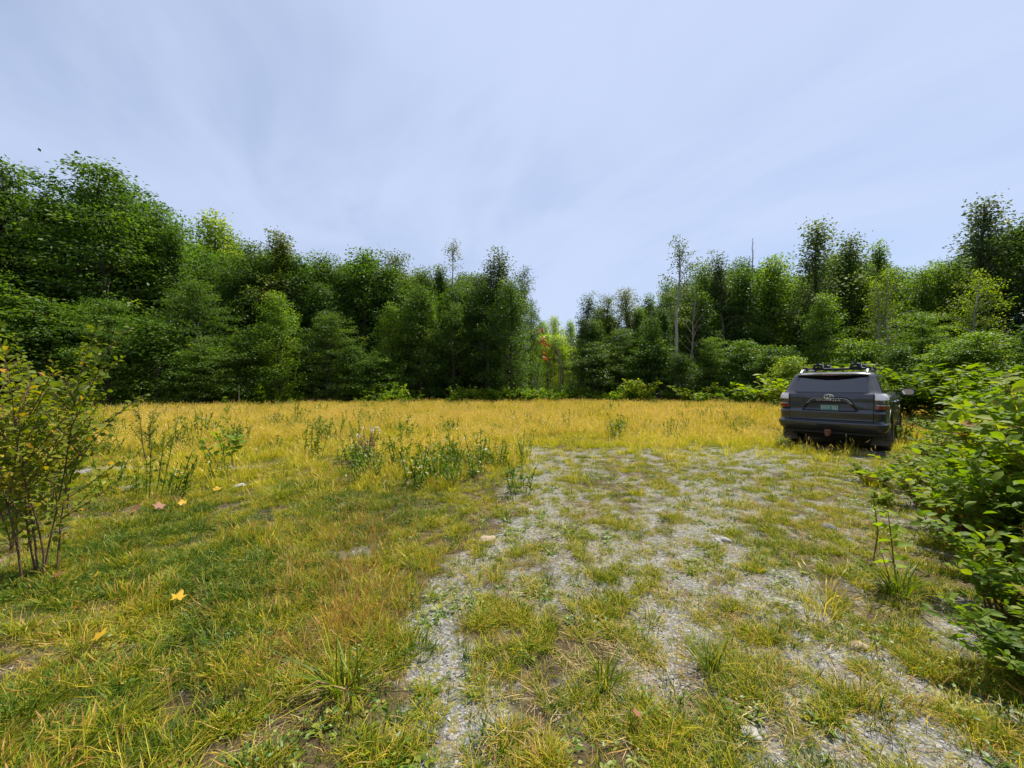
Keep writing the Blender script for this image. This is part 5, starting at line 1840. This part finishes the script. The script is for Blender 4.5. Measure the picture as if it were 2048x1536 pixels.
# shrubs at the foot of the wood
shrub('low_a', at(1285, 26.5), 26.5, 2.0, 1.0, 'bright rounded shrub at the grass edge right of the reeds', group='shrubs at the foot of the wood', tint=(1.5, 1.4, 1))
shrub('low_b', at(1570, 22), 22, 2.2, 1.3, 'bright shrub just left of the parked suv', group='shrubs at the foot of the wood', tint=(1.5, 1.4, 1))
shrub('low_a', at(728, 26), 26, 1.7, 1.2, 'bright shrub at the grass edge left of the dark hollow', group='shrubs at the foot of the wood', tint=(1.2, 1.2, 1))
shrub('low_b', at(1380, 26), 26, 1.5, 1.4, 'low shrub at the grass edge below the dead leafless tree', group='shrubs at the foot of the wood')

# reeds by the gap
rng = np.random.default_rng(404)
g = Geo(); blades(g, rng, 420, 1.3, 1.1, 2.3, .035, .25, 0, .0, .6)
rd = link('reed_clump', g.mesh('reed_clump', [MAT['weed']]), loc=(at(1136, 29.5), 29.5, 0)); rd.scale = (1.0, .6, .85)
tag(rd, 'clump of tall green reeds at the mouth of the gap', 'reeds')
g = Geo(); blades(g, rng, 260, .9, .8, 1.7, .035, .25, 0, .0, .7)
rd = link('reed_clump', g.mesh('reed_clump', [MAT['weed']]), loc=(at(1172, 29), 29, 0)); rd.scale = (1.0, .6, .85)
tag(rd, 'smaller clump of reeds on the right of the tall one', 'reeds')

# withered flower clump: dark pinkish stalks with white seed tufts
MAT['withered'] = leaf_material('withered_pink_leaves', [(0, (.10, .04, .04)), (.5, (.24, .11, .10)), (1, (.40, .24, .20))], .2, tmul=(1, .9, .9))
MAT['seed_down'] = plain('white_seed_down', (.75, .70, .60), .9)
x, y = gp(735, 936)
fl = empty('withered_flower', (x, y, 0))
tag(fl, 'withered flower clump with dark pinkish leaves and white seed tufts', 'plant')
g, h, q = Geo(), Geo(), Geo()
for i in range(22):
    a = rng.uniform(0, 6.28); hh = rng.uniform(.35, .72); o_ = rng.uniform(.05, .30)
    t = np.linspace(0, 1, 5)
    P = np.stack([math.cos(a) * o_ * t ** 1.2, math.sin(a) * o_ * t ** 1.2, hh * t], 1)
    tube(g, P, .0045, 4)
    n = 26
    u = rng.uniform(.25, .92, n)
    Bp = np.stack([np.interp(u, t, P[:, j]) for j in range(3)], 1)
    add_leaves(h, Bp, rng.normal(0, 1, (n, 3)) + np.array([0, 0, .3]), rng.normal(0, 1, (n, 3)), rng.uniform(.02, .045, n), .014, rng.uniform(0, 1, n))
    if hh > .58:
        n = 16
        add_leaves(q, P[-1] + rng.normal(0, .016, (n, 3)), rng.normal(0, 1, (n, 3)), rng.normal(0, 1, (n, 3)), .03, .010, .5)
link('stem', g.mesh('flower_stems', [MAT['reddish_twig']]), fl)
link('withered_leaves', h.mesh('withered_leaves', [MAT['withered']], smooth=False), fl, kind='stuff')
link('seed_tufts', q.mesh('seed_tufts', [MAT['seed_down']], smooth=False), fl, kind='stuff')

# young tree with a few big leaves in the lower right
sp = empty('big_leaf_sapling', (2.86, 2.86, 0))
sp.scale = (.85, .85, .85)
tag(sp, 'thin reddish sapling with few big bright leaves in front of the thicket', 'sapling')
g = Geo(); tube(g, [(0, 0, 0), (-.02, .01, .2), (-.05, 0, .42), (-.10, -.02, .66)], [.007, .006, .005, .003], 6)
link('stem', g.mesh('sapling_stem', [MAT['reddish_twig']]), sp)
for k in range(14):
    f = .25 + .75 * k / 13
    p = Vector((np.interp(f, [0, .3, .64, 1], [0, -.02, -.05, -.10]), 0, .66 * f))
    lo = link('leaf', leaf_me, sp, loc=p, rot=(rng.uniform(.2, .9), rng.uniform(-.4, .35), k * 2.4), scale=(rng.uniform(.10, .15),) * 3)
    lo.color = (1.5, 1.45, 1, 1)
sp2 = empty('narrow_leaf_sapling', (3.05, 3.25, 0))
tag(sp2, 'small sprout with narrow upright leaves at the thicket shade', 'sapling')
g = Geo(); tube(g, [(0, 0, 0), (.04, 0, .25), (.0, 0, .55)], [.006, .005, .003], 6)
link('stem', g.mesh('sprout_stem', [MAT['reddish_twig']]), sp2)
for k in range(12):
    f = .4 + .6 * k / 11
    lo = link('leaf', leaf_me, sp2, loc=(.03 * (1 - f), 0, .55 * f), rot=(0, -rng.uniform(.5, 1.1), k * 2.4), scale=(.085, .05, .085))

# long grass clumps that stand out
for i, (px, py, s, lab) in enumerate(((690, 1390, .85, 'clump of long bright green grass blades in the left foreground'), (1795, 1195, .95, 'yellowing long grass clump at the lower right by the sapling'),
                                      (330, 1180, .5, 'green grass clump right of the nearest birch sapling'), (560, 1000, .8, 'green grass clump in the middle of the left field'),
                                      (1640, 1230, .7, 'dry tan grass clump on the right wheel track'), (230, 1470, .55, 'green grass clump at the bottom left corner'),
                                      (1210, 1375, .6, 'dark green grass clump at the bottom centre'), (1420, 1345, .55, 'small dark green grass clump right of the bottom centre one'),
                                      (40, 1270, .55, 'bright grass clump at the lower left edge'))):
    x, y = gp(px, py)
    me = P_clump[i % 3]
    e = link('grass_clump', me if 'tan' not in lab else P_gold[0], loc=(x, y, 0), rot=(0, 0, i * 1.7), scale=(s, s, s * .8))
    tag(e, lab, 'grass clump', 'long grass clumps')

# stones and fallen leaves
MAT['stone'] = plain('grey_stone', (.21, .205, .195), .85, var=.8, vscale=18, bump=.6, bscale=40, col2=(.16, .15, .14))
MAT['pale_stone'] = plain('pale_stone', (.42, .405, .375), .85, var=.8, vscale=18, bump=.5, bscale=40, col2=(.24, .22, .19))
MAT['tan_stone'] = plain('tan_stone', (.42, .34, .22), .85, var=.7, vscale=18, bump=.5, bscale=40, col2=(.26, .2, .13))
rng = np.random.default_rng(505)
for px, py, w, mk, lab in ((1655, 1058, .085, 'stone', 'flat dark grey stone on the gravel near the thicket'), (1445, 1084, .07, 'pale_stone', 'white angular stone on the right wheel track'),
                           (975, 1081, .07, 'tan_stone', 'tan stone half buried beside the left wheel track'), (1714, 1294, .045, 'tan_stone', 'tan stone at the lower right by the dry grass'),
                           (1500, 1470, .045, 'pale_stone', 'pale stone at the bottom edge right of centre'), (1060, 1022, .05, 'pale_stone', 'small pale stone between the wheel tracks'),
                           (185, 944, .22, 'stone', 'flat grey rock behind the nearest birch sapling'), (250, 978, .16, 'stone', 'flat grey rock nearer than the one behind the sapling'),
                           (478, 973, .08, 'pale_stone', 'pale flat rock in the left field'), (690, 1010, .10, 'stone', 'grey stone under the dry stalks of the left field')):
    x, y = gp(px, py)
    bm = bmesh.new()
    bmesh.ops.create_icosphere(bm, subdivisions=3, radius=1.0)
    sd_ = rng.uniform(0, 50, 3)
    for v in bm.verts:
        c = v.co
        f = 1 + .28 * math.sin(c.x * 2.3 + sd_[0]) * math.cos(c.y * 2.9 + sd_[1]) + .12 * math.sin(c.z * 5 + c.x * 4 + sd_[2])
        v.co = Vector((c.x * f, c.y * f * .75, max(-.3, c.z * f * (.5 if w < .1 else .16))))
    me = bpy.data.meshes.new('stone'); bm.to_mesh(me); bm.free()
    me.materials.append(MAT[mk])
    for p in me.polygons:
        p.use_smooth = True
    finish(me, 32)
    tag(link('stone', me, loc=(x, y, w * (.06 if w < .12 else -.03)), rot=(rng.normal(0, .1), rng.normal(0, .1), rng.uniform(0, 6)), scale=(w, w, w)), lab, 'stone', 'stones lying in the clearing')

MAT['yellow_leaf'] = leaf_material('yellow_fallen_leaf', [(0, (.50, .30, .02)), (1, (.62, .40, .03))], .3, .5, .3, tmul=(1.2, 1.0, .6))
MAT['brown_leaf'] = leaf_material('brown_fallen_leaf', [(0, (.20, .085, .045)), (1, (.32, .15, .08))], .2, .6, .3, tmul=(1.2, 1.0, .6))


def maple_leaf_mesh(name, mat, seed):
    r2 = np.random.default_rng(seed)
    lob = [(-150, .30), (-125, .62), (-100, .42), (-65, .85), (-38, .50), (-14, .72), (0, 1.0), (14, .72), (38, .50), (65, .85), (100, .42), (125, .62), (150, .30)]
    ring = []
    for a, r_ in lob:
        a = R(a + 90) + r2.normal(0, .05)
        r_ *= r2.uniform(.9, 1.1)
        ring.append((math.cos(a) * r_, math.sin(a) * r_, .12 * r_ * r_ + r2.normal(0, .07)))
    V = [(0, 0, 0)] + ring
    F = [(0, i + 1, i + 2) for i in range(len(ring) - 1)]
    g = Geo(); g.add(V, F, 0, .5)
    tube(g, [(0, 0, 0), (0, -.4, .05), (.05, -.8, .02)], .02, 4)
    return g.mesh(name, [mat], smooth=False)


for i, (px, py, s, mk, lab) in enumerate(((355, 1216, .062, 'yellow_leaf', 'yellow fallen maple leaf left of the brown stalks'), (196, 1299, .060, 'yellow_leaf', 'dull yellow fallen leaf at the lower left'),
                                          (434, 989, .075, 'yellow_leaf', 'yellow fallen leaf lying further back in the left field'), (366, 1018, .07, 'yellow_leaf', 'pale yellow leaf beside brown litter in the left field'),
                                          (270, 1030, .09, 'brown_leaf', 'curled brown leaf in the left field, left one of two'), (318, 1026, .09, 'brown_leaf', 'curled brown leaf in the left field, right one of two'),
                                          (112, 1170, .06, 'brown_leaf', 'reddish brown leaf at the stem of the nearest sapling'), (1275, 1462, .035, 'brown_leaf', 'small brown leaf at the bottom centre'),
                                          (190, 1170, .05, 'yellow_leaf', 'small yellow leaf right of the nearest sapling stem'))):
    x, y = gp(px, py)
    e = link('fallen_leaf', maple_leaf_mesh('fallen_leaf', MAT[mk], i), loc=(x, y, .07), rot=(.45 + rng.normal(0, .15), rng.normal(0, .2), rng.uniform(-1, 1)), scale=(s, s, s))
    tag(e, lab, 'leaf', 'fallen leaves')

# dry stalks lying and a pale stake at the foot of the wood
for (a, b, r_, lab) in (((575, 1424), (690, 1404), .004, 'pale dry stalk lying flat at the bottom left of centre'), ((612, 1000), (735, 1026), .004, 'arched dry stalk lying in the left field')):
    x0, y0 = gp(*a); x1, y1 = gp(*b)
    g = Geo(); tube(g, [(x0, y0, .05), ((x0 + x1) / 2, (y0 + y1) / 2, .12), (x1, y1, .06)], r_, 5)
    tag(link('dry_stalk', g.mesh('dry_stalk', [MAT['straw']])), lab, 'stalk', 'dry stalks')
g = Geo(); tube(g, [(0, 0, 0), (.01, 0, 1.45)], .035, 6, cap=True)
tag(link('wooden_stake', g.mesh('wooden_stake', [MAT['tan_stone']]), loc=(at(478, 22.5), 22.5, 0)), 'thin pale stake standing at the foot of the wood on the left', 'stake')
